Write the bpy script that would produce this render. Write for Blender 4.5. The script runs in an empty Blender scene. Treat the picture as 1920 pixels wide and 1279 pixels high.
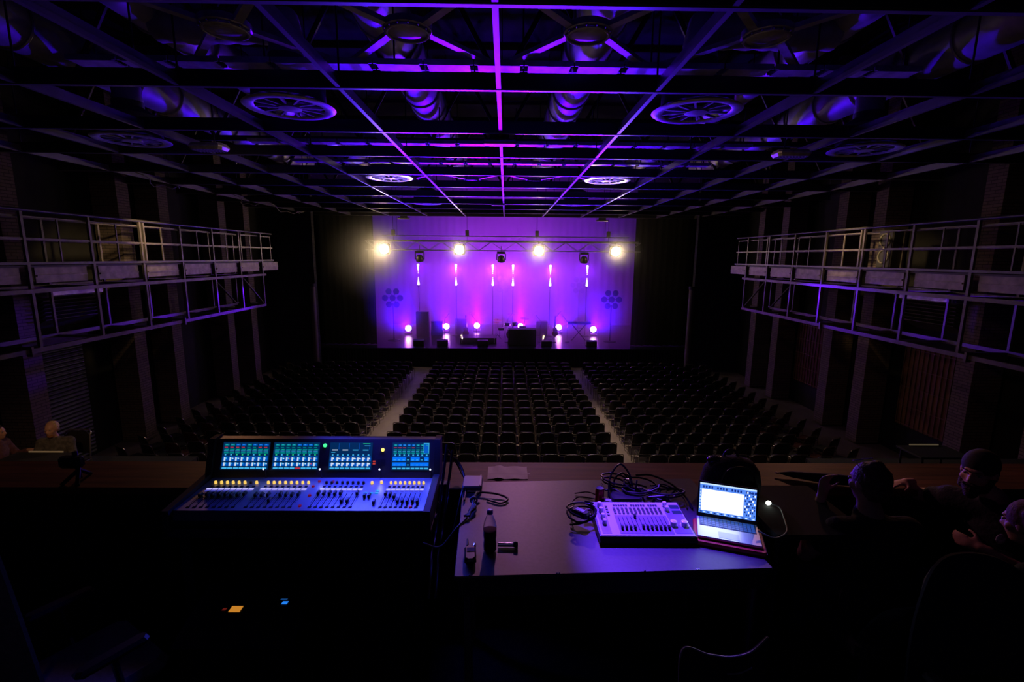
import bpy, math, random
from mathutils import Vector, Matrix, Quaternion
from math import radians, sin, cos, pi, tan, atan2, sqrt
random.seed(7)
V = Vector
sc = bpy.context.scene
col = sc.collection

# ------------------------------------------------------------------ camera
F_PX, PITCH, YAW, ROLL = 910.0, radians(9.8), radians(0.8), radians(0.5)
fw = V((sin(YAW)*cos(PITCH), cos(YAW)*cos(PITCH), -sin(PITCH)))
rt = V((cos(YAW), -sin(YAW), 0)); up = rt.cross(fw)
r2 = rt*cos(ROLL) + up*sin(ROLL); u2 = -rt*sin(ROLL) + up*cos(ROLL)
cam = bpy.data.cameras.new('camera'); camo = bpy.data.objects.new('camera', cam); col.objects.link(camo)
cam.sensor_width = 36; cam.lens = 36*F_PX/1920; cam.clip_start = .05; cam.clip_end = 200
M = Matrix((r2, u2, -fw)).transposed().to_4x4(); M.translation = V((0, 0, 5.7)); camo.matrix_world = M
sc.camera = camo
# ------------------------------------------------------------------ world, colour management
w = bpy.data.worlds.new('dark_hall'); sc.world = w; w.use_nodes = True
w.node_tree.nodes['Background'].inputs[0].default_value = (.35, .28, .5, 1)
w.node_tree.nodes['Background'].inputs[1].default_value = .0
sc.view_settings.view_transform = 'Standard'; sc.view_settings.look = 'None'
sc.view_settings.gamma = 1; sc.view_settings.exposure = 0; sc.view_settings.use_curve_mapping = False
cy = sc.cycles
cy.max_bounces = 5; cy.diffuse_bounces = 2; cy.glossy_bounces = 3; cy.transmission_bounces = 4
cy.volume_bounces = 0; cy.transparent_max_bounces = 8; cy.sample_clamp_indirect = 4
cy.caustics_reflective = False; cy.caustics_refractive = False

# ------------------------------------------------------------------ lights
def light(kind, loc, energy, color, aim=None, size=None, blend=.5, r=.05, name=None):
    d = bpy.data.lights.new(name or 'lamp_glow', kind); d.energy = energy; d.color = color
    if kind == 'SPOT':
        d.spot_size = radians(size); d.spot_blend = blend
    if kind != 'AREA': d.shadow_soft_size = r
    else: d.size = size or 1
    o = bpy.data.objects.new(name or 'lamp_glow', d); col.objects.link(o); o.location = loc
    if aim is not None:
        o.rotation_euler = (V(aim)-V(loc)).to_track_quat('-Z', 'Y').to_euler()
    return o
BLUE = (.05, .0, 1.); VIO = (.15, .0, 1.); MAG = (.34, .0, 1.); WARM = (1., .72, .38); LAV = (.42, .03, 1.)
BLIND = [(-6.16, 25.2, 6.06), (-2.36, 25.2, 6.06), (1.68, 25.2, 6.04), (5.60, 25.2, 6.04)]
FLOORL = [(-5.92, 29.45, BLUE), (-3.72, 30.4, VIO), (-1.82, 30.8, MAG), (.96, 30.7, MAG), (3.35, 30.3, VIO), (5.40, 29.5, VIO)]
for i, (x, y, z) in enumerate(BLIND):
    light('SPOT', (x, y-.22, z), 30, WARM, (x*.6, 12, 4.5), 130, .8, .1, 'blinder_glow')
    light('POINT', (x, y-.42, z), (90, 36, 45, 42)[i], (1., .70, .34), r=.12, name='blinder_halo')
for i, (x, y, c) in enumerate(FLOORL):
    light('SPOT', (x, y-.25, 1.42), 9500, (.05, 0., 1.) if abs(x) > 2 else (.13, 0, 1.), (x*.7, 4, 10.8), 38, 1., .1, 'stage_beam')
    light('SPOT', (x, y-.1, 1.6), 6500 if i in (2, 3) else 4200, c, (x+.1*(i-2.5), y-.2, 8), 48, .9, .12, 'stage_column')
    light('SPOT', (x, y+.4, 3.0), 500, c, (x, y+2.6, 6), 70, 1., .2, 'backdrop_wash')
    light('POINT', (x, y-.3, 1.4), 60, (.6, .05, 1.), r=.1, name='stage_floor_glow')
for x in (-5.2, -2.95, -.77, .43, 2.64, 4.83):
    light('SPOT', (x, 28.2, 5.0), 3400 if abs(x) < 3.5 else 1500, (.44, .045, 1.) if abs(x) < 3.5 else (.22, .01, 1.), (x, 33, 4.0), 145, .5, .25, name='led_bar_glow')
for x, c in ((-4.47, VIO), (-.24, MAG), (4.07, VIO)):
    light('SPOT', (x, 25.6, 5.4), 2000, c, (x*.8, 32.5, 2), 70, 1., .12, 'moving_head_beam')
for x in (-3.15, 2.75): light('SPOT', (x*.7, 25.1, 1.4), 6500, (1., .74, .42), (x, 13.75, 7.95), 8, .6, .05, 'diffuser_fill')  # unseen warm spots added to light the middle diffusers
light('SPOT', (-2.5, 21, 7.5), 1700, (1., .66, .5), (-2.5, 13, 0), 75, 1., .12, 'seating_fill'); light('SPOT', (2.5, 21, 7.5), 1700, (1., .66, .46), (2.8, 12.5, 0), 75, 1., .12, 'seating_fill')  # added fills over chairs and aisles, not real fixtures
# two warm gallery work lamps, a purple clip lamp, added counter and ledge fills
light('SPOT', (-7.4, 12.2, 7.3), 520, (1., .66, .3), (-9.4, 13.0, 6.15), 44, 1., .1, 'gallery_work_lamp')
light('SPOT', (7.4, 12.6, 7.3), 520, (1., .66, .3), (9.4, 13.4, 6.15), 44, 1., .1, 'gallery_work_lamp')
light('SPOT', (-4, 9, 7.4), 26, (1., .62, .45), (-11, 14, 3), 110, 1., .3, 'wall_wash')
light('SPOT', (4, 9, 7.4), 60, (1., .52, .3), (11, 13, 2.4), 90, 1., .3, 'wall_wash')
light('SPOT', (-7.8, 22.3, 4.5), 2600, (.12, .0, 1.), (-9.75, 14.7, 3.85), 12, .6, .1, 'blue_side_wash')
light('SPOT', (7.4, 20.5, 4.6), 3600, (.12, .0, 1.), (9.9, 11.6, 4.35), 12, .6, .1, 'blue_side_wash')
light('SPOT', (0.2, 8.5, 7.5), 330, (.74, .27, .62), (.15, 3.05, 4.3), 30, 1., .1, 'counter_fill')  # added pink fill for the counter, no such lamp there
light('SPOT', (.62, 3.6, 6.4), 1150, (.12, .03, 1.), (.80, 2.15, 4.3), 23, .7, .03, 'clip_lamp')
light('SPOT', (-4.2, 7.2, 6.3), 38, (1., .42, .2), (-3.0, 3.1, 4.3), 80, 1., .1, 'ledge_fill'); light('SPOT', (4.4, 7.2, 6.5), 75, (1., .42, .26), (3.2, 2.9, 4.3), 70, 1., .1, 'ledge_fill')  # added warm fills for the ledge from unseen sources

light('SPOT', (1.3, 4.6, 5.3), 34, (1., .36, .5), (2.74, 2.6, 4.45), 24, 1., .05, 'face_fill')  # added fill on the bearded man's face
light('POINT', (-.6, -1.6, 6.3), 3.5, (.5, .45, 1.), r=.2, name='rear_fill')  # faint unseen fill added behind the camera for the booth chair
# ------------------------------------------------------------------ materials
MATS = {}
def mat(name, c, rough=.6, metal=0., noise=0., nscale=8., emit=None, es=0., bump=0., spec=.5, alpha=1.):
    if name in MATS: return MATS[name]
    m = bpy.data.materials.new(name); m.use_nodes = True; nt = m.node_tree; b = nt.nodes['Principled BSDF']
    b.inputs['Base Color'].default_value = (*c, 1); b.inputs['Roughness'].default_value = rough
    b.inputs['Metallic'].default_value = metal; b.inputs['Specular IOR Level'].default_value = spec
    if emit: b.inputs['Emission Color'].default_value = (*emit, 1); b.inputs['Emission Strength'].default_value = es
    if noise or bump:
        tc = nt.nodes.new('ShaderNodeTexCoord'); n = nt.nodes.new('ShaderNodeTexNoise'); n.inputs['Scale'].default_value = nscale
        n.inputs['Detail'].default_value = 4; nt.links.new(tc.outputs['Object'], n.inputs['Vector'])
        if noise:
            r = nt.nodes.new('ShaderNodeValToRGB'); e = r.color_ramp.elements
            e[0].position = .3; e[1].position = .7
            e[0].color = (*[k*(1-noise) for k in c], 1); e[1].color = (*[min(1, k*(1+noise)) for k in c], 1)
            nt.links.new(n.outputs['Fac'], r.inputs['Fac']); nt.links.new(r.outputs['Color'], b.inputs['Base Color'])
        if bump:
            bp = nt.nodes.new('ShaderNodeBump'); bp.inputs['Strength'].default_value = bump; bp.inputs['Distance'].default_value = .02
            nt.links.new(n.outputs['Fac'], bp.inputs['Height']); nt.links.new(bp.outputs['Normal'], b.inputs['Normal'])
    MATS[name] = m; return m
def glow(name, c, s): return mat(name, (.01, .01, .01), .4, emit=c, es=s)
def brick(name, c1, c2, mortar, sx=.25, sy=.075, axis='Y', rough=.85, off=.5):
    m = bpy.data.materials.new(name); m.use_nodes = True; nt = m.node_tree; b = nt.nodes['Principled BSDF']
    tc = nt.nodes.new('ShaderNodeTexCoord'); sp = nt.nodes.new('ShaderNodeSeparateXYZ'); cb = nt.nodes.new('ShaderNodeCombineXYZ')
    ad = nt.nodes.new('ShaderNodeMath'); ad.operation = 'ADD'
    nt.links.new(tc.outputs['Object'], sp.inputs[0]); nt.links.new(sp.outputs['X'], ad.inputs[0]); nt.links.new(sp.outputs['Y'], ad.inputs[1])
    nt.links.new(ad.outputs[0], cb.inputs['X']); nt.links.new(sp.outputs['Z'], cb.inputs['Y'])
    t = nt.nodes.new('ShaderNodeTexBrick'); nt.links.new(cb.outputs[0], t.inputs['Vector'])
    t.inputs['Color1'].default_value = (*c1, 1); t.inputs['Color2'].default_value = (*c2, 1); t.inputs['Mortar'].default_value = (*mortar, 1)
    t.inputs['Scale'].default_value = 1; t.inputs['Brick Width'].default_value = sx; t.inputs['Row Height'].default_value = sy
    t.inputs['Mortar Size'].default_value = .008; t.offset = off
    nt.links.new(t.outputs['Color'], b.inputs['Base Color']); b.inputs['Roughness'].default_value = rough
    bp = nt.nodes.new('ShaderNodeBump'); bp.inputs['Strength'].default_value = .6; bp.inputs['Distance'].default_value = .02; bp.invert = True
    nt.links.new(t.outputs['Fac'], bp.inputs['Height']); nt.links.new(bp.outputs['Normal'], b.inputs['Normal'])
    return m
def wood(name, c1, c2, rough=.5, sx=1.2, sy=14.):
    m = bpy.data.materials.new(name); m.use_nodes = True; nt = m.node_tree; b = nt.nodes['Principled BSDF']
    tc = nt.nodes.new('ShaderNodeTexCoord'); mp = nt.nodes.new('ShaderNodeMapping'); mp.inputs['Scale'].default_value = (sx, sy, sy)
    n = nt.nodes.new('ShaderNodeTexNoise'); n.inputs['Scale'].default_value = 1.6; n.inputs['Detail'].default_value = 6; n.inputs['Distortion'].default_value = .6
    r = nt.nodes.new('ShaderNodeValToRGB'); e = r.color_ramp.elements; e[0].position = .35; e[1].position = .68; e[0].color = (*c1, 1); e[1].color = (*c2, 1)
    nt.links.new(tc.outputs['Object'], mp.inputs[0]); nt.links.new(mp.outputs[0], n.inputs['Vector'])
    nt.links.new(n.outputs['Fac'], r.inputs['Fac']); nt.links.new(r.outputs['Color'], b.inputs['Base Color']); b.inputs['Roughness'].default_value = rough; b.inputs['Specular IOR Level'].default_value = .15
    return m
def stripes(name, c1, c2, axis='Z', scale=10., rough=.5, bump=.8, metal=0.):
    m = bpy.data.materials.new(name); m.use_nodes = True; nt = m.node_tree; b = nt.nodes['Principled BSDF']
    tc = nt.nodes.new('ShaderNodeTexCoord'); wv = nt.nodes.new('ShaderNodeTexWave'); wv.bands_direction = axis; wv.inputs['Scale'].default_value = scale
    wv.inputs['Distortion'].default_value = .15; r = nt.nodes.new('ShaderNodeValToRGB'); e = r.color_ramp.elements; e[0].color = (*c1, 1); e[1].color = (*c2, 1)
    nt.links.new(tc.outputs['Object'], wv.inputs['Vector']); nt.links.new(wv.outputs['Fac'], r.inputs['Fac']); nt.links.new(r.outputs['Color'], b.inputs['Base Color'])
    bp = nt.nodes.new('ShaderNodeBump'); bp.inputs['Strength'].default_value = bump; bp.inputs['Distance'].default_value = .03
    nt.links.new(wv.outputs['Fac'], bp.inputs['Height']); nt.links.new(bp.outputs['Normal'], b.inputs['Normal'])
    b.inputs['Roughness'].default_value = rough; b.inputs['Metallic'].default_value = metal
    return m
BLACKP = mat('black_paint', (.012, .012, .014), .5)
BLACKM = mat('black_matte', (.006, .006, .007), .9)
STEEL = mat('painted_steel', (.13, .115, .11), .42, .25, .25, 5)
GRIDM = mat('grid_metal', (.30, .29, .33), .33, .75, .15, 3)
BEAMM = mat('beam_dark', (.05, .05, .06), .35, .5)
ZINC = mat('galvanised', (.55, .55, .58), .42, .6, .3, 6, bump=.2)
DUCT = mat('duct_foil', (.48, .47, .52), .5, .35, .3, 2.2, bump=.5)
CHROME = mat('chrome', (.75, .75, .78), .12, 1.)
DRAPE = stripes('black_drape', (.004, .004, .005), (.012, .012, .014), 'X', 2.2, .95, .9)
CONC = mat('concrete_floor', (.22, .19, .17), .55, noise=.2, nscale=1.5, bump=.1)
BOOTHF = mat('booth_carpet', (.02, .02, .026), .95, noise=.4, nscale=30, bump=.3)
WALLD = mat('dark_wall', (.012, .012, .012), .9, noise=.3, nscale=3)
BRICK = brick('pale_brick', (.20, .155, .13), (.15, .115, .10), (.06, .05, .045))
PERF = brick('perforated_brick', (.05, .05, .055), (.035, .035, .04), (.003, .003, .003), .22, .16)
WOOD = wood('ledge_wood', (.085, .030, .016), (.19, .075, .038), .55)
PANELW = wood('acoustic_panel_wood', (.10, .045, .015), (.24, .12, .04), .6, 10, 1.)
TABLE = mat('table_laminate', (.05, .042, .06), .46, noise=.15, nscale=60, spec=.4)
PLAST = mat('black_plastic', (.014, .014, .017), .32)
RUBBER = mat('rubber', (.01, .01, .011), .7)
FABRIC = mat('black_fabric', (.012, .012, .014), .95, noise=.4, nscale=120, bump=.3)
FABRED = mat('dark_red_fabric', (.05, .006, .008), .95, noise=.4, nscale=120, bump=.3)
SILVER = mat('console_silver', (.26, .27, .33), .35, .3)
DKGREY = mat('dark_grey_panel', (.035, .035, .04), .45)
WHITE = mat('white_panel', (.52, .52, .54), .45)
SKIN = mat('skin', (.52, .28, .2), .55, noise=.1, nscale=20)
HAIRB = mat('brown_hair', (.10, .045, .025), .6, noise=.6, nscale=60, bump=.6)
HAIRF = mat('fair_hair', (.55, .38, .2), .6, noise=.4, nscale=60, bump=.6)
BEARD = mat('dark_beard', (.03, .016, .010), .8, noise=.6, nscale=90, bump=.8)
CLOTH = mat('black_cloth', (.012, .012, .016), .9, noise=.4, nscale=40, bump=.4)
CLOTHG = mat('grey_cloth', (.10, .09, .085), .9, noise=.4, nscale=25, bump=.5)
DENIM = mat('dark_denim', (.02, .025, .05), .9, noise=.3, nscale=60)
PAPER = mat('paper', (.88, .86, .86), .7)
EYE = mat('eye_white', (.3, .27, .26), .3); IRIS = mat('iris', (.02, .015, .01), .2)

# ------------------------------------------------------------------ mesh builder
OFF = {}
SPLIT = {'hanger_rods': 'hanger_rod', 'rod': 'rod', 'joint_bands': 'joint_band', 'bolts': 'bolt', 'screws': 'screw', 'hanger': 'hanger', 'knobs': 'knob', 'tray_cable': 'cable', 'keys': 'key', 'button': 'button', 'perforation': 'perforation', 'red_button': 'red_button', 'cyan_button': 'cyan_button', 'master_fader': 'master_fader', 'corner_plates': 'corner_plate'}
class MB:
    def __init__(s): s.v = []; s.f = []; s.m = []; s.p = []
    def _add(s, vs, fs, m=0):
        s.p.append((len(s.v), len(s.f)))
        o = len(s.v); s.v += [V(v) for v in vs]
        for f in fs: s.f.append([i+o for i in f]); s.m.append(m)
    def box(s, c, d, R=None, m=0):
        c = V(c); h = V(d)/2; vs = []
        for k in range(8):
            p = V(((-1, 1)[k & 1]*h.x, (-1, 1)[k >> 1 & 1]*h.y, (-1, 1)[k >> 2 & 1]*h.z))
            vs.append(c + (R @ p if R else p))
        s._add(vs, [(0, 2, 3, 1), (4, 5, 7, 6), (0, 1, 5, 4), (2, 6, 7, 3), (0, 4, 6, 2), (1, 3, 7, 5)], m); return s
    def bevbox(s, c, d, b=.01, R=None, m=0):
        # box with chamfered vertical edges and top/bottom rims
        c = V(c); hx, hy, hz = d[0]/2, d[1]/2, d[2]/2; b = min(b, hx*.9, hy*.9, hz*.9)
        def ring(z, i):
            x, y = hx-i, hy-i
            return [V((-x+b, -y, z)), V((x-b, -y, z)), V((x, -y+b, z)), V((x, y-b, z)), V((x-b, y, z)), V((-x+b, y, z)), V((-x, y-b, z)), V((-x, -y+b, z))]
        rings = [ring(-hz, b*.6), ring(-hz+b, 0), ring(hz-b, 0), ring(hz, b*.6)]
        vs = [c + (R @ p if R else p) for r in rings for p in r]; fs = [tuple(range(7, -1, -1)), tuple(range(24, 32))]
        for k in range(3):
            for i in range(8): fs.append((k*8+i, k*8+(i+1) % 8, k*8+8+(i+1) % 8, k*8+8+i))
        s._add(vs, fs, m); return s
    def quad(s, a, b, c, d, m=0): s._add([a, b, c, d], [(0, 1, 2, 3)], m); return s
    def tube(s, pts, r, seg=8, m=0, cap=True, closed=False):
        pts = [V(p) for p in pts]; n = len(pts); rs = r if isinstance(r, (list, tuple)) else [r]*n
        t0 = (pts[1]-pts[0]).normalized(); a = V((0, 0, 1)) if abs(t0.z) < .9 else V((1, 0, 0)); nx = t0.cross(a).normalized(); vs = []
        for i, p in enumerate(pts):
            if closed: t = (pts[(i+1) % n]-pts[i-1]).normalized()
            else: t = (pts[min(i+1, n-1)]-pts[max(i-1, 0)]).normalized()
            nx = (nx - t*nx.dot(t)).normalized(); ny = t.cross(nx)
            for k in range(seg):
                an = 2*pi*k/seg; vs.append(p + (nx*cos(an)+ny*sin(an))*rs[i])
        fs = []
        for i in range(n if closed else n-1):
            j = (i+1) % n
            for k in range(seg): fs.append((i*seg+k, i*seg+(k+1) % seg, j*seg+(k+1) % seg, j*seg+k))
        if cap and not closed: fs += [tuple(range(seg-1, -1, -1)), tuple(range((n-1)*seg, n*seg))]
        s._add(vs, fs, m); return s
    def cyl(s, a, b, r, r1=None, seg=16, m=0): return s.tube([a, b], [r, r if r1 is None else r1], seg, m)
    def lathe(s, c, prof, seg=24, ax=V((0, 0, 1)), m=0):
        c = V(c); ax = V(ax).normalized(); q = V((0, 0, 1)).rotation_difference(ax); vs = []; n = len(prof)
        for (r, z) in prof:
            for k in range(seg):
                an = 2*pi*k/seg; vs.append(c + q @ V((max(r, 1e-4)*cos(an), max(r, 1e-4)*sin(an), z)))
        fs = [(i*seg+k, i*seg+(k+1) % seg, (i+1)*seg+(k+1) % seg, (i+1)*seg+k) for i in range(n-1) for k in range(seg)]
        fs += [tuple(range(seg-1, -1, -1)), tuple(range((n-1)*seg, n*seg))]
        s._add(vs, fs, m); return s
    def ell(s, c, r, R=None, seg=20, rings=12, m=0):
        c = V(c); vs = []; r = V(r) if not isinstance(r, (int, float)) else V((r, r, r))
        for i in range(1, rings):
            th = pi*i/rings
            for k in range(seg):
                p = V((r.x*sin(th)*cos(2*pi*k/seg), r.y*sin(th)*sin(2*pi*k/seg), r.z*cos(th))); vs.append(c + (R @ p if R else p))
        o = len(vs); tp, bt = V((0, 0, r.z)), V((0, 0, -r.z)); vs += [c + (R @ tp if R else tp), c + (R @ bt if R else bt)]
        fs = [((i)*seg+k, (i+1)*seg+k, (i+1)*seg+(k+1) % seg, i*seg+(k+1) % seg) for i in range(rings-2) for k in range(seg)]
        fs += [(o, k, (k+1) % seg) for k in range(seg)] + [(o+1, (rings-2)*seg+(k+1) % seg, (rings-2)*seg+k) for k in range(seg)]
        s._add(vs, fs, m); return s
    def cap(s, a, b, r0, r1, m=0):   # tapered capsule
        s.cyl(a, b, r0, r1, 14, m); s.ell(a, r0, seg=14, rings=8, m=m); s.ell(b, r1, seg=14, rings=8, m=m); return s
    def torus(s, c, R, r, ax=(0, 0, 1), seg=32, sec=8, m=0, flat=1.):
        c = V(c); q = V((0, 0, 1)).rotation_difference(V(ax).normalized()); vs = []
        for i in range(seg):
            a = 2*pi*i/seg
            for k in range(sec):
                b = 2*pi*k/sec; rr = R + r*cos(b); vs.append(c + q @ V((rr*cos(a), rr*sin(a), r*flat*sin(b))))
        s._add(vs, [(i*sec+k, ((i+1) % seg)*sec+k, ((i+1) % seg)*sec+(k+1) % sec, i*sec+(k+1) % sec) for i in range(seg) for k in range(sec)], m); return s
    def prism(s, prof, x0, x1, m=0):   # prof: list of (y,z), extruded along x
        n = len(prof); vs = [V((x0, y, z)) for y, z in prof] + [V((x1, y, z)) for y, z in prof]
        s._add(vs, [tuple(range(n-1, -1, -1)), tuple(range(n, 2*n))] + [(i, (i+1) % n, n+(i+1) % n, n+i) for i in range(n)], m); return s
    def build(s, name, mats, parent=None, smooth=False, label=None):
        if not isinstance(mats, (list, tuple)): mats = [mats]
        if parent and name in SPLIT and len(s.p) > 1:
            q = s.p + [(len(s.v), len(s.f))]; o = None
            for (v0, f0), (v1, f1) in zip(q, q[1:]):
                b = MB(); b.v = s.v[v0:v1]; b.f = [[i-v0 for i in f] for f in s.f[f0:f1]]; b.m = s.m[f0:f1]; o = b.build(SPLIT[name], mats, parent, smooth, label)
            return o
        off = OFF.get(parent.name, V()) if parent else V()
        me = bpy.data.meshes.new(name); me.from_pydata([v-off for v in s.v], [], s.f)
        for mm in mats: me.materials.append(mm)
        me.polygons.foreach_set('material_index', s.m)
        if smooth:
            me.polygons.foreach_set('use_smooth', [True]*len(s.f)); me.set_sharp_from_angle(angle=radians(40))
        me.validate(); me.update()
        o = bpy.data.objects.new(name, me); col.objects.link(o)
        if parent: o.parent = parent
        OFF[o.name] = off
        if label: o['label'] = label
        return o
def tag(o, label, cat, group=None, kind=None):
    if label: o['label'] = label
    if cat: o['category'] = cat
    if group: o['group'] = group
    if kind: o['kind'] = kind
    return o
def thing(name, label, cat, loc, group=None):
    o = bpy.data.objects.new(name, None); col.objects.link(o); o.location = loc; o.empty_display_size = .1
    OFF[o.name] = V(loc); return tag(o, label, cat, group)
def struct(name, mb, m, label=None, smooth=False):
    o = mb.build(name, m, smooth=smooth); o['kind'] = 'structure'
    if label: o['label'] = label
    return o
def frame(d, upv=V((0, 0, 1))):
    # rotation whose -Y column looks along d (front of a thing modelled facing -Y)
    y = -V(d).normalized(); x = y.cross(upv).normalized(); z = x.cross(y)
    return Matrix((x, y, z)).transposed()
X0 = -.1

# ================================================================== ROOM SHELL
struct('floor', MB().box((0, 11, -.1), (24, 28, .2)), CONC)
struct('floor.001', MB().box((0, .1, 3.2), (23.5, 6.2, .3)), BOOTHF)
struct('ceiling', MB().box((0, 16, 10.9), (24, 38.4, .2)), mat('roof_dark', (.012, .012, .015), 1., noise=.5, nscale=1.2, bump=.5, spec=.1))
struct('wall_left', MB().box((-11.95, 11, 5.4), (.3, 28, 10.8)), WALLD)
struct('wall_right', MB().box((11.95, 11, 5.4), (.3, 28, 10.8)), WALLD)
struct('wall_rear', MB().box((0, -3.1, 5.4), (24, .2, 10.8)), WALLD)
struct('wall_front', MB().box((0, 3.12, 3.65), (23.5, .12, 1.14)), WALLD)
struct('wall_left', MB().box((-10.6, 24.3, 5.4), (2.4, .3, 10.8)), PERF)
struct('wall_right', MB().box((10.6, 24.3, 5.4), (2.4, .3, 10.8)), PERF)
struct('wall_back', MB().box((0, 34.6, 5.4), (24, .2, 10.8)), WALLD)
struct('wall_left', MB().box((-11.7, 29.6, 5.4), (.2, 10, 10.8)), WALLD)
struct('wall_right', MB().box((11.7, 29.6, 5.4), (.2, 10, 10.8)), WALLD)

# amber-lit doorway and light strips
d = MB().box((-11.77, 22.2, 1.75), (.06, 1.15, 3.1)); struct('door_1', d, mat('door_amber_light', (.30, .16, .04), .6, noise=.2, nscale=3, emit=(.35, .18, .03), es=.035))  # amber light on the door put into its colour and weak emission
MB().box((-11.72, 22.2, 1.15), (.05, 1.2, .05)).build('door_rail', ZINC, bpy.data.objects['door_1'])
for i, (y, z) in enumerate(((20.0, 2.1), (20.0, .95))):
    struct('trim_%d' % (i+1), MB().box((11.7, y, z), (.12, .9, .05)), glow('pale_strip', (.5, .6, .5), .12))

# brick pillars
PY = [9.2, 10.95, 14.3, 15.95, 19.2, 21.0]
ordn = ['nearest the balcony', 'second from the balcony', 'third from the balcony', 'fourth from the balcony', 'fifth from the balcony', 'farthest, nearest the stage']
for s, sd in ((-1, 'left'), (1, 'right')):
    for i, y in enumerate(PY):
        x = s*11.35
        t = thing('brick_pillar', 'pale brick pillar on the %s wall, %s' % (sd, ordn[i]), 'pillar', (x, y+.25, 0), 'brick pillars on the %s wall' % sd)
        MB().box((x, y+.25, 5.4), (.72, .46, 10.7)).build('shaft', BRICK, t)
        MB().box((x-s*.02, y+.25, 3.55), (.80, .52, .22)).build('collar', mat('pillar_collar', (.09, .085, .08), .8), t)
# roller shutter, acoustic panels
t = thing('roller_shutter', 'ribbed metal roller shutter between the two nearest left pillars', 'shutter', (-11.7, 12.2, 0))
MB().box((-11.7, 12.15, 1.75), (.08, 2.3, 3.3)).build('curtain', stripes('shutter_ribs', (.02, .025, .022), (.10, .115, .10), 'Z', 2.9, .45, 1.), t)
MB().box((-11.62, 12.15, 3.5), (.25, 2.4, .3)).build('housing', BLACKP, t)
for (y0, y1, lb) in ((11.5, 13.7, 'golden brown slatted acoustic panel on the right wall behind the bearded man'),
                     (16.6, 18.9, 'dark reddish acoustic panel on the right wall, farther from the balcony')):
    t = thing('acoustic_panel', lb, 'panel', (11.7, (y0+y1)/2, 1.0), 'acoustic panels')
    MB().box((11.72, (y0+y1)/2, 2.1), (.14, y1-y0, 2.3)).build('board', PANELW if y0 < 12 else wood('red_panel_wood', (.06, .015, .012), (.11, .035, .02), .6, 8, 1.), t)
    n = 14; mb = MB()
    for k in range(n+1): mb.box((11.635, y0+(y1-y0)*k/n, 2.1), (.02, .02, 2.3))
    for k in range(5): mb.box((11.63, (y0+y1)/2, 1.0+k*.55), (.02, y1-y0, .02))
    mb.build('batten', mat('batten_wood', (.16, .08, .03), .6), t)
# big service boxes behind galleries
for s, sd in ((-1, 'left'), (1, 'right')):
    t = thing('air_duct_box', 'sheet-metal air duct box on the %s wall behind the gallery' % sd, 'duct', (s*11.3, 11.9, 4.2), 'air duct boxes')
    MB().bevbox((s*11.25, 12.3, 4.85), (1.1, 1.6, .34), .03).build('upper_box', ZINC, t)
    mb = MB()
    for k in range(7): mb.box((s*11.1, 12.3, 4.55-k*.09), (.5, 1.5, .02), Matrix.Rotation(s*.5, 3, 'Y'))
    mb.build('louvre', mat('louvre', (.16, .15, .13), .4, .5), t)

# ================================================================== CEILING GRID
BY = [2.25, 4.32, 6.35, 8.45, 10.4, 12.6, 14.75, 16.95, 19.2, 21.3, 23.2, 25.2]
g = thing('ceiling_grid', 'open steel ceiling grid hanging over the seating, purple on its undersides', 'ceiling grid', (X0, 14, 7.7))
for y in BY:
    mb = MB(); mb.box((0, y, 7.81), (22, .045, .16)); mb.box((0, y, 7.715), (22, .10, .02))
    mb.build('cross_beam', [BEAMM], g)
    MB().box((0, y-.0, 7.70), (22, .055, .012)).build('beam_flange', GRIDM, g)
for k in range(-5, 6):
    x = X0 + k*1.93
    mb = MB().box((x, 13.9, 7.725), (.055, 22.6, .05)); mb.box((x, 13.9, 7.79), (.012, 22.6, .10))
    mb.build('runner', GRIDM, g)
# hangers
mb = MB()
for k in range(-5, 6):
    for y in BY[::2]: mb.cyl((X0+k*1.93, y, 7.85), (X0+k*1.93, y, 10.8), .012, seg=6)
mb.build('hanger_rods', BLACKP, g)
# roof trusses above the grid
for i, y in enumerate((5.0, 9.4, 13.7, 18.0, 22.3)):
    t = thing('roof_truss', 'dark steel roof truss spanning above the grid, %s from the balcony' % ['first', 'second', 'third', 'fourth', 'fifth'][i], 'truss', (0, y, 9), 'roof trusses')
    MB().box((0, y, 8.75), (23, .12, .12)).build('bottom_chord', BLACKP, t)
    MB().box((0, y, 10.4), (23, .16, .16)).build('top_chord', BLACKP, t)
    mb = MB()
    for k in range(-6, 6):
        a, b = X0+k*1.9, X0+(k+1)*1.9; mb.cyl((a, y, 8.75), ((a+b)/2, y, 10.4), .05, seg=6); mb.cyl(((a+b)/2, y, 10.4), (b, y, 8.75), .05, seg=6)
    mb.build('lattice', BLACKP, t)
# cable trays
for i, y in enumerate((6.55, 10.75, 12.85, 17.0)):
    t = thing('cable_tray', 'slotted metal cable tray above the grid, %s from the balcony' % ['first', 'second', 'third', 'fourth'][i], 'cable tray', (X0, y, 8.02), 'cable trays')
    mb = MB(); xs = [-3.4, -2.75, -1.2, -.1, 1.5, 2.6, 4.0]
    for k in range(-8, 9):
        xx = k*.62+X0; mb.box((xx, y, 8.02), (.52, .22, .02)); mb.box((xx, y+.10, 8.05), (.60, .015, .06)); mb.box((xx, y-.10, 8.05), (.60, .015, .06))
    mb.build('tray', ZINC, t)
    mb = MB()
    for k in range(-6, 7, 2): mb.cyl((X0+k*.8+.3, y, 8.03), (X0+k*.8+.3, y, 8.75), .012, seg=6)
    mb.build('rod', BLACKP, t)
    mb = MB()
    for j in range(3): mb.tube([(X0+k*.7, y-.05+j*.05+random.uniform(-.02, .02), 8.05+random.uniform(0, .03)) for k in range(-7, 8)], .012, 5)
    mb.build('tray_cable', RUBBER, t)
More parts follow.
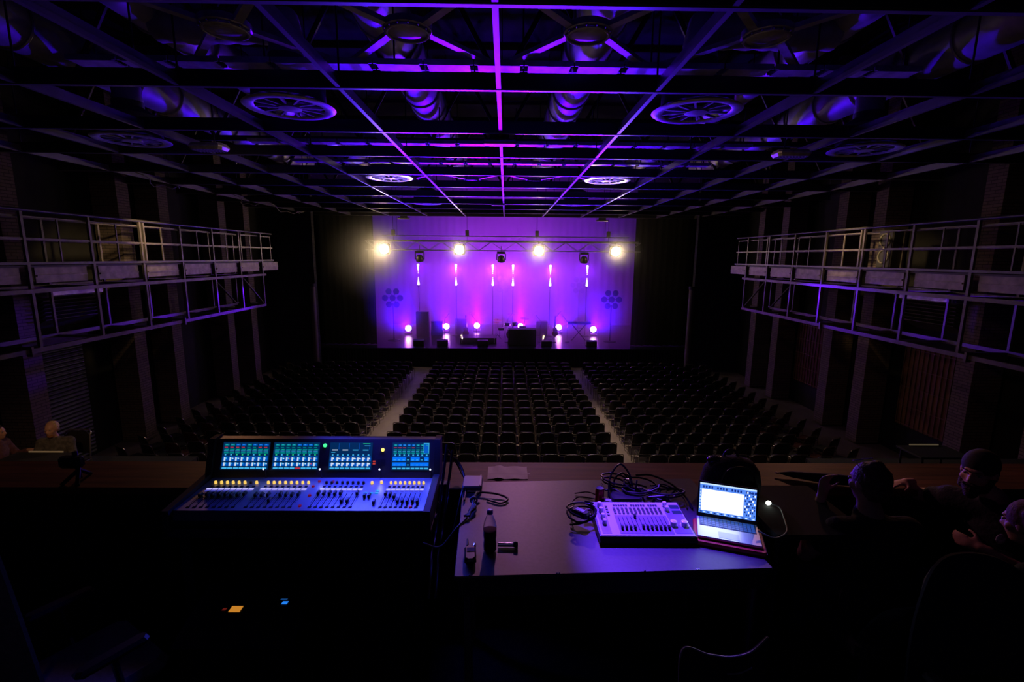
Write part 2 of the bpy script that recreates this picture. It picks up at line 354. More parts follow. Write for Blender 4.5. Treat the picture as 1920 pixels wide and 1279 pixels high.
# X braces with hub, in the first bay and a far bay
def xbrace(cx, cyy, z, hx, hy, lb):
    t = thing('cross_brace', lb, 'brace', (cx, cyy, z), 'cross braces above the grid')
    mb = MB(); mb.lathe((cx, cyy, z), [(.22, -.05), (.26, -.03), (.26, .03), (.22, .05)], 28); mb.torus((cx, cyy, z-.05), .22, .02)
    mb.build('hub', ZINC, t, smooth=True)
    for a in (-1, 1):
        for b in (-1, 1):
            p0 = V((cx+a*.2, cyy+b*.12, z)); p1 = V((cx+a*hx, cyy+b*hy, z)); d = (p1-p0); R = Matrix((d.normalized(), V((0, 0, 1)).cross(d).normalized(), V((0, 0, 1)))).transposed()
            MB().box((p0+p1)/2, (d.length, .09, .05), R).build('arm', ZINC, t)
    mb = MB()
    for k in range(14): a = k*pi/7; mb.ell((cx+.24*cos(a), cyy+.24*sin(a), z-.05), .014, seg=6, rings=4)
    mb.build('bolts', CHROME, t)
nm = {-3: 'far left', -2: 'left', -1: 'left of centre', 0: 'right of centre', 1: 'right', 2: 'far right'}
for k in range(-2, 2):
    cx = X0+(k+.5)*1.93+(.0); xbrace(cx, 5.68, 8.1, .88, .95, 'hubbed steel cross brace over the front bay, %s' % nm[k])
for k in range(-2, 2):
    cx = X0+(k+.5)*1.93; xbrace(cx, 15.85, 8.1, .88, .95, 'hubbed steel cross brace over a far bay, %s' % nm[k])
# ducts
def duct(x, z, r, y0, y1, lb, ribs=1.2):
    t = thing('air_duct', lb, 'duct', (x, (y0+y1)/2, z), 'round air ducts above the grid')
    MB().cyl((x, y0, z), (x, y1, z), r, seg=28).build('pipe', DUCT, t, smooth=True)
    mb = MB(); y = y0+.5
    while y < y1: mb.torus((x, y, z), r+.01, .025, (0, 1, 0), 28, 6); y += ribs
    mb.build('joint_bands', ZINC, t, smooth=True)
    mb = MB()
    yy = y0+1.3
    while yy < y1: mb.cyl((x-r, yy, z), (x-r, yy, 10.8), .01, seg=5); mb.cyl((x+r, yy, z), (x+r, yy, 10.8), .01, seg=5); yy += 3
    mb.build('hanger', BLACKP, t)
duct(-2.0, 9.55, .42, 3.2, 24, 'large round foil air duct running to the stage, left of centre')
duct(1.5, 9.55, .42, 3.2, 24, 'large round foil air duct running to the stage, right of centre')
duct(-5.6, 9.5, .34, 3.2, 22, 'round foil air duct above the left side of the grid')
duct(5.3, 9.5, .34, 3.2, 22, 'round foil air duct above the right side of the grid')
duct(-7.9, 9.3, .40, 3.2, 20, 'round foil air duct nearest the left wall')
duct(7.6, 9.3, .40, 3.2, 20, 'round foil air duct nearest the right wall')
# ceiling diffusers, each fed by a flexible hose
def diffuser(x, y, r, lb, ductx):
    t = thing('wheel_diffuser', lb, 'air diffuser', (x, y, 7.95), 'spoked wheel air diffusers')
    mb = MB(); mb.torus((x, y, 7.93), r*.88, r*.13, (0, 0, 1), 40, 8, flat=.25); mb.build('ring', ZINC, t, smooth=True)
    MB().lathe((x, y, 7.93), [(.02, -.04), (r*.26, -.02), (r*.26, .03), (.02, .05)], 24).build('hub', ZINC, t, smooth=True)
    for k in range(12):
        a = k*pi/6+.13; d = V((cos(a), sin(a), 0)); p = V((x, y, 7.94))
        MB().box(p+d*r*.52, (r*.56, .03, .03), Matrix.Rotation(a, 3, 'Z')).build('spoke', ZINC, t)
    MB().lathe((x, y, 8.0), [(r*.8, 0), (r*.8, .35), (r*.4, .5), (r*.4, .6)], 28).build('plenum', mat('plenum', (.10, .10, .11), .6), t, smooth=True)
    pts = [V((x, y, 8.55)), V((x, y, 9.0)), V((x*.6+ductx*.4, y+.5, 9.2)), V((x*.3+ductx*.7, y+.8, 9.3)), V((ductx, y+1.0, 9.4))]
    P = []
    for i in range(len(pts)-1):
        for q in range(5): P.append(pts[i].lerp(pts[i+1], q/5))
    MB().tube(P, [r*.36+(.02 if i % 2 else 0) for i in range(len(P))], 16).build('flexible_hose', DUCT, t, smooth=True)
DF = [(-3.1, 7.45, .62, 'large spoked wheel air diffuser, near left', -5.6), (2.72, 7.4, .62, 'large spoked wheel air diffuser, near right', 5.3),
      (-3.15, 13.7, .62, 'warm-lit spoked wheel air diffuser, middle left', -5.6), (2.75, 13.75, .62, 'warm-lit spoked wheel air diffuser, middle right', 5.3),
      (-3.15, 19.9, .62, 'distant spoked wheel air diffuser, left above the stage front', -5.6), (2.75, 19.8, .62, 'distant spoked wheel air diffuser, right above the stage front', 5.3),
      (-6.95, 9.6, .62, 'dim spoked wheel air diffuser near the left gallery', -7.9), (6.85, 9.7, .62, 'dim spoked wheel air diffuser near the right gallery', 7.6)]
for a in DF: diffuser(*a)
for o_ in [o for o in col.objects if o.name.startswith('wheel_diffuser')]: o_.location.z -= .15
for (x, sd) in ((-5.4, 'left'), (5.25, 'right')):
    t = thing('ceiling_speaker', 'small perforated ceiling box hanging from the grid, %s' % sd, 'ceiling speaker', (x, 9.35, 7.6), 'perforated ceiling boxes')
    MB().bevbox((x, 9.35, 7.62), (.62, .34, .12), .05).build('housing', ZINC, t)
    mb = MB()
    for i in range(9):
        for j in range(5): mb.lathe((x-.24+i*.06, 9.25+j*.05, 7.555), [(.016, 0), (.016, .01)], 8)
    mb.build('perforation', BLACKP, t)
for (x, y, z, wd, lb) in ((X0-.02, 8.72, 7.62, .55, 'slim purple-lit box on the centre runner, nearer the balcony'), (X0-.2, 18.6, 7.62, .5, 'slim purple-lit box on the centre runner, nearer the stage'),
                          (-5.21, 25.5, 7.6, .62, 'slim purple-lit plate under the grid at the left stage corner'), (4.92, 25.5, 7.58, .62, 'slim purple-lit plate under the grid at the right stage corner')):
    t = thing('ceiling_unit', lb, 'ceiling unit', (x, y, z), 'slim boxes under the grid')
    MB().bevbox((x, y, z), (wd, .22, .08), .02).build('case', GRIDM, t)
    MB().box((x, y, z+.09), (wd*.6, .08, .1)).build('bracket', BLACKP, t)
# loose wires at the left edge of the grid
for i, (y0, y1, lb) in enumerate(((12.6, 14.75, 'thin wire sagging above the left gallery, nearer the balcony'), (16.95, 19.2, 'thin wire sagging above the left gallery, middle'), (19.2, 23.2, 'thin looped wire sagging near the left stage corner'))):
    tag(MB().tube([(-9.2+.15*sin(k), y0+(y1-y0)*k/12, 7.705-.22*sin(pi*k/12)-.05*sin(3*k)*sin(pi*k/12)) for k in range(13)], .012, 6).build('hanging_wire', mat('pale_wire', (.3, .28, .25), .5)), lb, 'wire', 'sagging wires by the left gallery')
t = thing('ceiling_camera', 'small fixture under the ceiling edge above the left gallery', 'fixture', (-9.5, 9.0, 7.3))
MB().ell((-9.5, 9.0, 7.3), (.16, .16, .14)).build('dome', mat('dome', (.12, .11, .1), .5, bump=.5, noise=.2), t, smooth=True)
MB().cyl((-9.5, 9.0, 7.4), (-9.5, 9.0, 7.72), .03).build('stem', STEEL, t)

# ================================================================== GALLERIES
def gallery(s, sd):
    xf, xb = s*9.3, s*10.35
    posts = [18.85-1.53*k for k in range(11)]; y0, y1 = 2.9, 19.75
    t = thing('steel_gallery', 'long steel access gallery with railings along the %s wall' % sd, 'gallery', (s*9.8, 11, 3.78))
    ym, L = (y0+y1)/2, y1-y0
    def bar(nm, x, z, dx, dz, yy0=y0, yy1=y1, m=STEEL): MB().box((x, (yy0+yy1)/2, z), (dx, yy1-yy0, dz)).build(nm, m, t)
    DK = mat('rail_dark', (.09, .085, .10), .4, .5)
    MB().cyl((xf, y0, 6.52), (xf, y1, 6.52), .035, seg=10).build('top_rail', DK, t, smooth=True)
    bar('inner_rail', xf+s*.05, 6.40, .03, .03); bar('mid_rail', xf, 5.97, .035, .045)
    bar('deck_edge', xf-s*.02, 5.50, .06, .05, m=DK)
    bar('lower_tube', xf-s*.03, 4.96, .07, .08, y0, 19.0); bar('bottom_chord', xf, 3.80, .07, .09, y0, 18.9); bar('bottom_chord', xb, 3.84, .07, .09, y0, 18.9)
    bar('rear_rail', xb, 6.45, .04, .04); bar('rear_rail', xb, 5.97, .03, .03); bar('rear_chord', xb, 4.96, .06, .08, y0, 19.0)
    MB().box(((xf+xb)/2, ym, 5.44), (abs(xb-xf), L, .04)).build('deck', mat('deck_plate', (.05, .05, .05), .6), t)
    FP = mat('fascia_panel', (.22, .19, .175), .45, .35, .3, 7)
    for i, y in enumerate(posts):
        if y < y0: continue
        mb = MB(); mb.box((xf, y, 6.0), (.05, .055, 1.05)); mb.box((xf, y, 4.62), (.055, .06, 1.72)); mb.build('post', STEEL, t)
        MB().box((xb, y, 5.15), (.05, .05, 2.65)).build('rear_post', STEEL, t)
        MB().box((xf+s*.0, y+.76, 5.94), (.025, .03, .9)).build('baluster', STEEL, t)
        mb = MB(); mb.box((xf+s*.06, y+.78, 5.27), (.03, 1.22, .32)); mb.box((xf+s*.035, y+.78, 5.25), (.03, 1.18, .035)); mb.build('fascia_panel', FP, t)
        MB().box(((xf+xb)/2, y, 3.82), (abs(xf-xb), .05, .06)).build('cross_member', STEEL, t)
        MB().box(((xf+xb)/2, y, 4.96), (abs(xf-xb), .05, .06)).build('cross_member', STEEL, t)
        if i in (3, 6, 9): MB().box((xf-s*.03, y-.25, 3.80), (.11, .05, .2)).build('splice_plate', STEEL, t)
        if i % 3 == 1: MB().box((xf, y+.12, 5.98), (.05, .05, 1.0)).build('splice_post', STEEL, t)
    MB().cyl((xf, 17.4, 4.9), (xf, 18.8, 3.85), .03, seg=8).build('brace', STEEL, t)
    MB().cyl((xb, 17.4, 4.9), (xb, 18.8, 3.85), .03, seg=8).build('brace', STEEL, t)
gallery(-1, 'left'); gallery(1, 'right')
t = thing('loudspeaker', 'boxy loudspeaker behind the right gallery railing', 'loudspeaker', (10.2, 13.0, 5.46))
MB().bevbox((10.25, 13.0, 6.0), (.4, .5, 1.0), .03).build('cabinet', mat('speaker_box', (.035, .035, .033), .5), t)
for z in (6.22, 5.8):
    MB().torus((10.04, 13.0, z), .17, .02, (-1, 0, 0)).build('woofer', mat('woofer_rim', (.2, .19, .16), .4), t, smooth=True)
MB().ell((10.03, 13.0, 6.0), .03).build('badge', mat('badge', (.8, .75, .6), .3), t, smooth=True)

# ================================================================== STAGE
t = thing('stage_platform', 'low black glossy stage platform across the end of the hall', 'stage', (0, 29.7, 0))
MB().box((0, 29.65, .5), (22.6, 9.5, 1.0)).build('deck', mat('stage_floor', (.022, .02, .03), .28, noise=.4, nscale=2, bump=.05), t)
MB().box((0, 24.87, .5), (18.6, .04, .98)).build('front_skirt', DRAPE, t)
def curtain(name, x0, x1, y, z0, z1, m, lb, amp=.08, wl=.35):
    mb = MB(); n = max(8, int(abs(x1-x0)/wl*6)); vs = []
    for i in range(n+1):
        x = x0+(x1-x0)*i/n; yy = y+amp*sin(2*pi*(x-x0)/wl)+amp*.4*sin(2*pi*x/(wl*2.7)); vs += [V((x, yy, z0)), V((x, yy, z1))]
        vs += [V((x, yy+.02, z0)), V((x, yy+.02, z1))]
    fs = []
    for i in range(n):
        a, b = i*4, i*4+4; fs += [(a, b, b+1, a+1), (a+2, a+3, b+3, b+2), (a+1, b+1, b+3, a+3), (a, a+2, b+2, b)]
    mb._add(vs, fs); return tag(mb.build(name, m, smooth=True), lb, 'curtain')
curtain('stage_curtain', -10.6, -6.9, 25.9, 1.02, 9.5, mat('leg_velvet', (.004, .004, .005), 1., spec=.1), 'tall black drape closing the left side of the stage')
curtain('stage_curtain', 6.8, 10.6, 25.9, 1.02, 9.5, mat('leg_velvet', (.004, .004, .005), 1., spec=.1), 'tall black drape closing the right side of the stage')
curtain('backdrop', -10.8, 10.8, 33.9, 1.02, 10.2, mat('backdrop_grey', (.06, .05, .07), .9), 'pleated grey backdrop glowing violet behind the band', .02, .5)
for (x, sd) in ((-9.45, 'left'), (9.2, 'right')):
    t = thing('downpipe', 'vertical pipe beside the %s edge of the stage opening' % sd, 'pipe', (x, 23.95, 0), 'vertical pipes by the stage')
    MB().cyl((x, 23.95, 0), (x, 23.95, 4.2), .13, seg=16).build('pipe', mat('pipe_grey', (.16, .13, .12), .6), t, smooth=True)
    MB().cyl((x, 23.95, 4.2), (x, 23.95, 4.35), .16, seg=16).build('cap', BLACKP, t, smooth=True)

# front lighting truss
t = thing('lighting_truss', 'aluminium box truss hanging across the stage front', 'truss', (X0, 25.6, 6.0))
ALU = mat('aluminium', (.6, .6, .62), .3, .9)
xa, xb_ = -7.2, 6.95
for (y, z) in ((25.4, 6.02), (25.85, 6.02), (25.4, 6.46), (25.85, 6.52)):
    MB().cyl((xa, y, z), (xb_, y, z), .028, seg=10).build('chord', ALU, t, smooth=True)
mb = MB(); n = 22; dx = (xb_-xa)/n
for i in range(n):
    a = xa+i*dx; b = a+dx
    for y in (25.4, 25.85):
        p = (a, y, 6.02 if i % 2 else 6.46); q = (b, y, 6.46 if i % 2 else 6.02); mb.cyl(p, q, .014, seg=6)
    mb.cyl((a, 25.4, 6.46), (b, 25.85, 6.5), .012, seg=6); mb.cyl((a, 25.4, 6.02), (a, 25.85, 6.02), .012, seg=6)
mb.build('lattice', ALU, t)
for x in (-5.8, -2.0, 1.6, 5.3):
    mb = MB().cyl((x, 25.62, 6.5), (x, 25.62, 10.7), .012, seg=6); mb.box((x, 25.62, 6.9), (.18, .14, .3)); mb.build('hoist', BLACKP, t)
curt = MB().cyl((-6.6, 26.5, 6.78), (6.6, 26.5, 6.78), .03, seg=8).build('support_pipe', ALU); tag(curt, 'thin horizontal pipe hanging just above and behind the truss', 'pipe')
for x in (-5.8, 5.3): MB().cyl((x, 26.5, 6.78), (x, 26.5, 10.78), .01, seg=6).build('suspension_cable', BLACKP, curt)
# blinders
LB = ['outer left', 'inner left', 'inner right', 'outer right']
for i, (x, y, z) in enumerate(BLIND):
    t = thing('stage_blinder', 'blazing warm-white lamp under the front truss, %s' % LB[i], 'stage light', (x, y, z), 'warm lamps on the truss')
    R = frame(V((0, -1, -.12)))
    MB().bevbox((x, y, z), (.54, .22, .54), .06, R).build('housing', BLACKP, t)
    MB().lathe((x, y-.115, z-.01), [(.23, 0), (.23, .02), (.20, .03)], 24, (0, -1, -.12)).build('lens', glow('warm_lens', (1., .82, .55), 28), t, smooth=True)
    mb = MB(); mb.box((x-.30, y, z+.05), (.02, .05, .5)); mb.box((x+.30, y, z+.05), (.02, .05, .5)); mb.box((x, y, z+.31), (.62, .05, .02)); mb.cyl((x, y, z+.31), (x, y+.2, z+.42), .02, seg=6)
    mb.build('yoke', BLACKP, t)
# hanging moving heads
def moving_head(x, y, z, hang, lens, lb, grp, aim):
    t = thing('moving_head', lb, 'stage light', (x, y, z), grp); s = -1 if hang else 1
    MB().bevbox((x, y, z+s*.06), (.44, .36, .12), .03).build('base', BLACKP, t)
    mb = MB()
    for a in (-1, 1): mb.bevbox((x+a*.225, y, z+s*.27), (.05, .1, .34), .015)
    mb.build('yoke', BLACKP, t)
    c = V((x, y, z+s*.36)); A = V(aim).normalized()
    hd = MB().lathe(c, [(.09, -.16), (.16, -.1), (.20, .1), (.20, .16), (.19, .165)], 24, A).build('head', mat('head_shell', (.02, .02, .024), .35), t, smooth=True)
    MB().lathe(c+A*.166, [(.18, 0), (.16, .012)], 24, A).build('lens', lens, hd, smooth=True)
    if hang: MB().cyl((x, y, z), (x, y, z+.28), .02, seg=6).build('clamp', BLACKP, t)
    return t
DEAD = mat('dark_lens', (.05, .02, .12), .1)
for i, (x, sd) in enumerate(((-4.47, 'left'), (-.24, 'middle'), (4.07, 'right'))):
    moving_head(x, 25.62, 5.98, True, DEAD, 'dark moving-head lamp hanging from the truss, %s' % sd, 'moving heads under the truss', (0, .3, -1))
nmF = ['farthest left', 'second from the left', 'third from the left', 'fourth from the left', 'fifth from the left', 'farthest right']
for i, (x, y, c) in enumerate(FLOORL):
    moving_head(x, y, 1.0, False, glow('pink_lens', (1., .62, 1.), 12), 'bright pinkish-white floor lamp on the stage, %s' % nmF[i], 'floor lamps along the stage', (-x*.02, -1, .15))
# LED bars on stands
for i, x in enumerate((-5.18, -2.95, -.77, .43, 2.65, 4.84)):
    t = thing('led_bar', 'vertical strip of glowing dots above the stage, %s' % nmF[i], 'light strip', (x, 29.1, 1.0), 'vertical dotted light strips')
    MB().box((x, 29.1, 4.62), (.10, .06, 1.45)).build('housing', BLACKM, t)
    mb = MB().cyl((x, 29.15, 1.02), (x, 29.15, 3.95), .025, seg=8); mb.lathe((x, 29.15, 1.0), [(.3, 0), (.3, .02), (.05, .05)], 20); mb.build('stand', BLACKP, t, smooth=True)
    mb = MB()
    for k in range(5):
        r = .07*(1-.17*k)
        mb.lathe((x, 29.06, 5.20-k*.115), [(r, 0), (r*.8, .015)], 14, (0, -1, 0)); mb.lathe((x, 29.06, 4.08+k*.10), [(r, 0), (r*.8, .015)], 14, (0, -1, 0))
    mb.build('diodes', glow('led_pink', (1., .62, 1.), 6), t)
# hex clusters of small lamps on stands
for i, (x, y, z, lb) in enumerate(((-6.3, 27.2, 3.4, 'dark hexagonal lamp cluster at the left stage edge'), (5.95, 27.2, 3.4, 'dark hexagonal lamp cluster at the right stage edge'),
                                   (-.2, 32.5, 3.9, 'faint hexagonal lamp cluster behind the drums'), (4.9, 32.5, 3.9, 'faint hexagonal lamp cluster behind the keyboard'))):
    t = thing('lamp_cluster', lb, 'stage light', (x, y, 1.0), 'hexagonal lamp clusters')
    MB().cyl((x, y, 1.0), (x, y, z-.3), .03, seg=8).build('pole', BLACKP, t); MB().lathe((x, y, 1.0), [(.35, 0), (.35, .02), (.05, .05)], 20).build('base', BLACKP, t)
    for k in range(7):
        a = k*pi/3; rr = 0 if k == 6 else .42
        MB().lathe((x+rr*cos(a), y, z+rr*sin(a)), [(.10, -.12), (.16, 0), (.17, .05), (.13, .052)], 16, (0, -1, 0)).build('lamp', mat('cluster_shell', (.03, .025, .05), .35, .3), t, smooth=True)
    mb = MB()
    for k in range(6): a = k*pi/3; mb.cyl((x, y+.1, z), (x+.42*cos(a), y+.1, z+.42*sin(a)), .015, seg=5)
    mb.build('bracket', BLACKP, t)

# ---- band equipment
t = thing('drum_kit', 'drum kit with cymbals at the middle of the stage', 'drum kit', (.35, 29.0, 1.0))
DR = mat('drum_shell', (.05, .02, .08), .2, .1); HEADM = mat('drum_skin', (.6, .6, .6), .5); CYM = mat('cymbal', (.8, .6, .3), .2, 1.)
MB().lathe((.35, 28.7, 1.32), [(.28, 0), (.3, .02), (.3, .43), (.28, .45)], 28, (0, 1, 0)).build('bass_drum', DR, t, smooth=True)
for (x, y, z, r, h) in ((.1, 28.95, 1.78, .16, .2), (.55, 28.95, 1.78, .17, .22), (-.25, 29.2, 1.5, .18, .14), (1.0, 29.3, 1.35, .21, .38)):
    d = MB().lathe((x, y, z), [(r, 0), (r, h)], 24).build('drum', DR, t, smooth=True); MB().lathe((x, y, z+h), [(r, 0), (r*.98, .01)], 24).build('drum_skin', HEADM, d)
    mb = MB()
    for k in range(3): a = k*2.1; mb.cyl((x+r*cos(a), y+r*sin(a), z+.02), (x+r*cos(a)*1.2, y+r*sin(a)*1.2, 1.0), .012, seg=6)
    mb.build('drum_leg', CHROME, t)
for (x, y, z, r) in ((-.45, 28.9, 2.15, .24), (1.1, 28.9, 2.25, .26), (-.55, 29.4, 1.95, .18), (.35, 29.6, 2.4, .22)):
    MB().lathe((x, y, z), [(r, -.02), (.04, .01), (.03, .03)], 24, (.1, -.2, 1)).build('cymbal', CYM, t, smooth=True)
    mb = MB().cyl((x, y, z), (x, y, 1.25), .012, seg=6)
    for k in range(3): a = k*2.1; mb.cyl((x, y, 1.3), (x+.25*cos(a), y+.25*sin(a), 1.0), .01, seg=6)
    mb.build('cymbal_stand', CHROME, t)
t = thing('drum_stool', 'round stool behind the drum kit', 'stool', (.35, 29.75, 1.0))
MB().lathe((.35, 29.75, 1.48), [(.16, 0), (.17, .04), (.15, .09)], 20).build('seat', PLAST, t, smooth=True)
for k in range(3):
    a = k*2.1; MB().cyl((.35, 29.75, 1.3), (.35+.24*cos(a), 29.75+.24*sin(a), 1.0), .012, seg=6).build('leg', CHROME, t)
MB().cyl((.35, 29.75, 1.2), (.35, 29.75, 1.48), .015, seg=6).build('post', CHROME, t)
for o_ in [o for o in col.objects if o.name in ('drum_kit', 'drum_stool')]: o_.location.y -= 1.2
def amp(x, y, w_, h, lb, z=1.0):
    t = thing('amplifier', lb, 'amplifier', (x, y, z), 'amplifiers on the stage')
    MB().bevbox((x, y, z+h/2), (w_, .35, h), .03).build('cabinet', PLAST, t)
    MB().box((x, y-.178, z+h*.42), (w_*.9, .015, h*.72)).build('grille', mat('grille_cloth', (.03, .028, .035), .8, noise=.4, nscale=90), t)
    mb = MB()
    for k in range(7): mb.lathe((x-w_*.35+k*w_*.11, y-.178, z+h*.89), [(.014, 0), (.012, .02)], 8, (0, -1, 0))
    mb.build('knobs', CHROME, t)
amp(-4.9, 28.6, .75, 1.5, 'tall dark amplifier stack between the two left floor lamps'); amp(-4.1, 28.9, .7, .9, 'shorter dark amplifier right of the tall stack')
amp(-2.7, 29.4, .7, 1.0, 'dark amplifier left of the third floor lamp'); amp(2.2, 29.2, .7, .9, 'dark amplifier right of the drum kit')
def monitor(x, y, lb, a=0):
    t = thing('stage_monitor', lb, 'stage monitor', (x, y, 1.0), 'wedge monitors along the stage front')
    MB().prism([(y-.2, 1.0), (y+.2, 1.0), (y+.24, 1.14), (y-.02, 1.36), (y-.2, 1.3)], x-.28, x+.28).build('cabinet', PLAST, t)
    n = V((0, .64, .77)); MB().quad(V((x-.25, y+.225, 1.165)), V((x+.25, y+.225, 1.165)), V((x+.25, y+.0, 1.358)), V((x-.25, y+.0, 1.358))).build('grille', mat('grille_cloth', (.03, .028, .035), .8), t)
for x, lb in ((-4.6, 'wedge monitor at the far left of the stage front'), (-3.35, 'wedge monitor below the second floor lamp'), (-1.2, 'wedge monitor left of the large centre box'), (2.2, 'wedge monitor right of the large centre box'), (4.6, 'wedge monitor at the right of the stage front, before the keyboard')): monitor(x, 25.6, lb)
t = thing('flight_case', 'large black case standing at the middle of the stage front', 'case', (.9, 26.0, 1.0))
MB().bevbox((.9, 26.0, 1.45), (1.5, .7, .9), .02).build('box', mat('case_black', (.012, .012, .016), .6), t)
mb = MB()
for a in (-1, 1):
    for z in (1.02, 1.88): mb.box((.9+a*.74, 25.66, z), (.06, .04, .06))
mb.build('corner_plates', ZINC, t)
t = thing('riser', 'low dark stage riser left of the centre case', 'riser', (-1.5, 27.0, 1.0))
MB().box((-1.5, 27.0, 1.15), (2.0, 1.2, .3)).build('deck', mat('riser_black', (.02, .02, .03), .4), t)
for a in (-.9, .9): MB().box((-1.5+a, 26.37, 1.15), (.06, .05, .28)).build('edge_plate', ZINC, t)
t = thing('keyboard', 'long dark keyboard at the right of the stage', 'keyboard', (4.2, 27.5, 1.95))
MB().bevbox((4.2, 27.5, 2.02), (1.35, .36, .12), .02).build('body', PLAST, t)
mb = MB()
for k in range(36): mb.box((3.58+k*.0345, 27.6, 2.085), (.03, .15, .015))
mb.build('keys', WHITE, t)
t = thing('keyboard_stand', 'crossed-leg stand holding the keyboard on stage', 'stand', (4.2, 27.5, 1.0))
for a in (-1, 1): MB().cyl((4.2-a*.4, 27.45, 1.02), (4.2+a*.4, 27.45, 1.95), .025, seg=8).build('leg', BLACKP, t)
for z in (1.02, 1.94):
    for a in (-1, 1): MB().cyl((4.2+a*.4, 27.25, z), (4.2+a*.4, 27.75, z), .02, seg=8).build('foot_bar', BLACKP, t)
for i, (x, y, h, lb) in enumerate(((-3.4, 26.9, 1.65, 'microphone stand left of the second floor lamp'), (-1.6, 26.6, 1.6, 'microphone stand beside the third floor lamp'), (0.1, 26.7, 1.7, 'microphone stand at the centre of the stage'),
                                   (1.95, 26.8, 1.6, 'microphone stand right of the centre case'), (2.75, 26.9, 1.75, 'microphone stand left of the fifth floor lamp'), (3.5, 27.0, 1.5, 'microphone stand at the left end of the keyboard'))):
    t = thing('microphone_stand', lb, 'microphone stand', (x, y, 1.0), 'microphone stands on the stage')
    MB().cyl((x, y, 1.02), (x, y, 1+h*.75), .012, seg=6).build('pole', CHROME, t)
    MB().lathe((x, y, 1.0), [(.14, 0), (.14, .015), (.02, .04)], 16).build('base', BLACKP, t)
    b = MB().cyl((x, y, 1+h*.75), (x+.3*(-1)**i, y-.1, 1+h), .01, seg=6).build('boom', CHROME, t)
    MB().ell((x+.32*(-1)**i, y-.11, 1+h+.01), (.03, .03, .035)).build('microphone', ZINC, b, smooth=True)
for x, lb in ((-2.3, 'guitar on a stand left of the third floor lamp'), (2.9, 'guitar on a stand near the fifth floor lamp')):
    t = thing('guitar', lb, 'guitar', (x, 28, 1.1), 'guitars on stands'); 
    mb = MB(); mb.ell((x, 28, 1.32), (.18, .035, .17)); mb.ell((x, 28, 1.55), (.14, .035, .13)); mb.build('body', mat('guitar_wood', (.4, .12, .04), .2), t, smooth=True)
    MB().box((x, 27.98, 1.95), (.05, .025, .6)).build('neck', WOOD, t); MB().box((x, 27.98, 2.29), (.08, .02, .14)).build('headstock', PLAST, t)
    s = thing('guitar_stand', 'black stand under the ' + lb.split(' on')[0] + (' left of the third floor lamp' if x < 0 else ' near the fifth floor lamp'), 'stand', (x, 28.1, 1.0), 'guitar stands')
    MB().cyl((x, 28.12, 1.0), (x, 28.08, 1.7), .012, seg=6).build('post', BLACKP, s)
    for a in (-1, 1): MB().cyl((x, 28.12, 1.15), (x+a*.18, 27.9, 1.01), .012, seg=6).build('leg', BLACKP, s)

# haze
hz = MB().box((0, 29.25, 5.9), (18.7, 9.5, 9.6)).build('stage_haze', [])
hm = bpy.data.materials.new('haze'); hm.use_nodes = True; nt = hm.node_tree; nt.nodes.clear()
vo = nt.nodes.new('ShaderNodeVolumeScatter'); vo.inputs['Density'].default_value = .085; vo.inputs['Anisotropy'].default_value = .35
out = nt.nodes.new('ShaderNodeOutputMaterial'); nt.links.new(vo.outputs[0], out.inputs['Volume']); hz.data.materials.append(hm)
tag(hz, 'purple smoke haze filling the stage', 'haze', kind='stuff')

wm = bpy.data.materials.new('lamp_halo_smoke'); wm.use_nodes = True; nt = wm.node_tree; nt.nodes.clear()  # smoke puffs added round the truss lamps; spherical falloff shapes their halos
tc = nt.nodes.new('ShaderNodeTexCoord'); gr = nt.nodes.new('ShaderNodeTexGradient'); gr.gradient_type = 'SPHERICAL'; nt.links.new(tc.outputs['Object'], gr.inputs['Vector'])
pw = nt.nodes.new('ShaderNodeMath'); pw.operation = 'POWER'; pw.inputs[1].default_value = 1.6; nt.links.new(gr.outputs['Fac'], pw.inputs[0])
nz_ = nt.nodes.new('ShaderNodeTexNoise'); nz_.inputs['Scale'].default_value = 1.3; nt.links.new(tc.outputs['Object'], nz_.inputs['Vector'])
ml = nt.nodes.new('ShaderNodeMath'); ml.operation = 'MULTIPLY'; nt.links.new(pw.outputs[0], ml.inputs[0]); nt.links.new(nz_.outputs['Fac'], ml.inputs[1])
m2 = nt.nodes.new('ShaderNodeMath'); m2.operation = 'MULTIPLY'; m2.inputs[1].default_value = 1.9; nt.links.new(ml.outputs[0], m2.inputs[0])
vo = nt.nodes.new('ShaderNodeVolumeScatter'); vo.inputs['Anisotropy'].default_value = .2; nt.links.new(m2.outputs[0], vo.inputs['Density'])
out = nt.nodes.new('ShaderNodeOutputMaterial'); nt.links.new(vo.outputs[0], out.inputs['Volume'])
for (x, y, z, r, lb) in ((-6.9, 24.6, 5.6, 2.6, 'brownish smoke glowing around the outer left truss lamp'), (-2.36, 24.85, 6.0, 1.0, 'added smoke puff forming the halo of the inner left truss lamp'),
                         (1.65, 24.85, 5.95, 1.25, 'added smoke puff forming the halo of the inner right truss lamp'), (5.68, 24.8, 5.95, 1.35, 'added smoke puff forming the halo of the outer right truss lamp')):
    o = MB().ell((0, 0, 0), 1.0).build('lamp_halo_smoke', wm); o.location = (x, y, z); o.scale = (r, r*.6, r*.9); tag(o, lb, 'haze', kind='stuff')

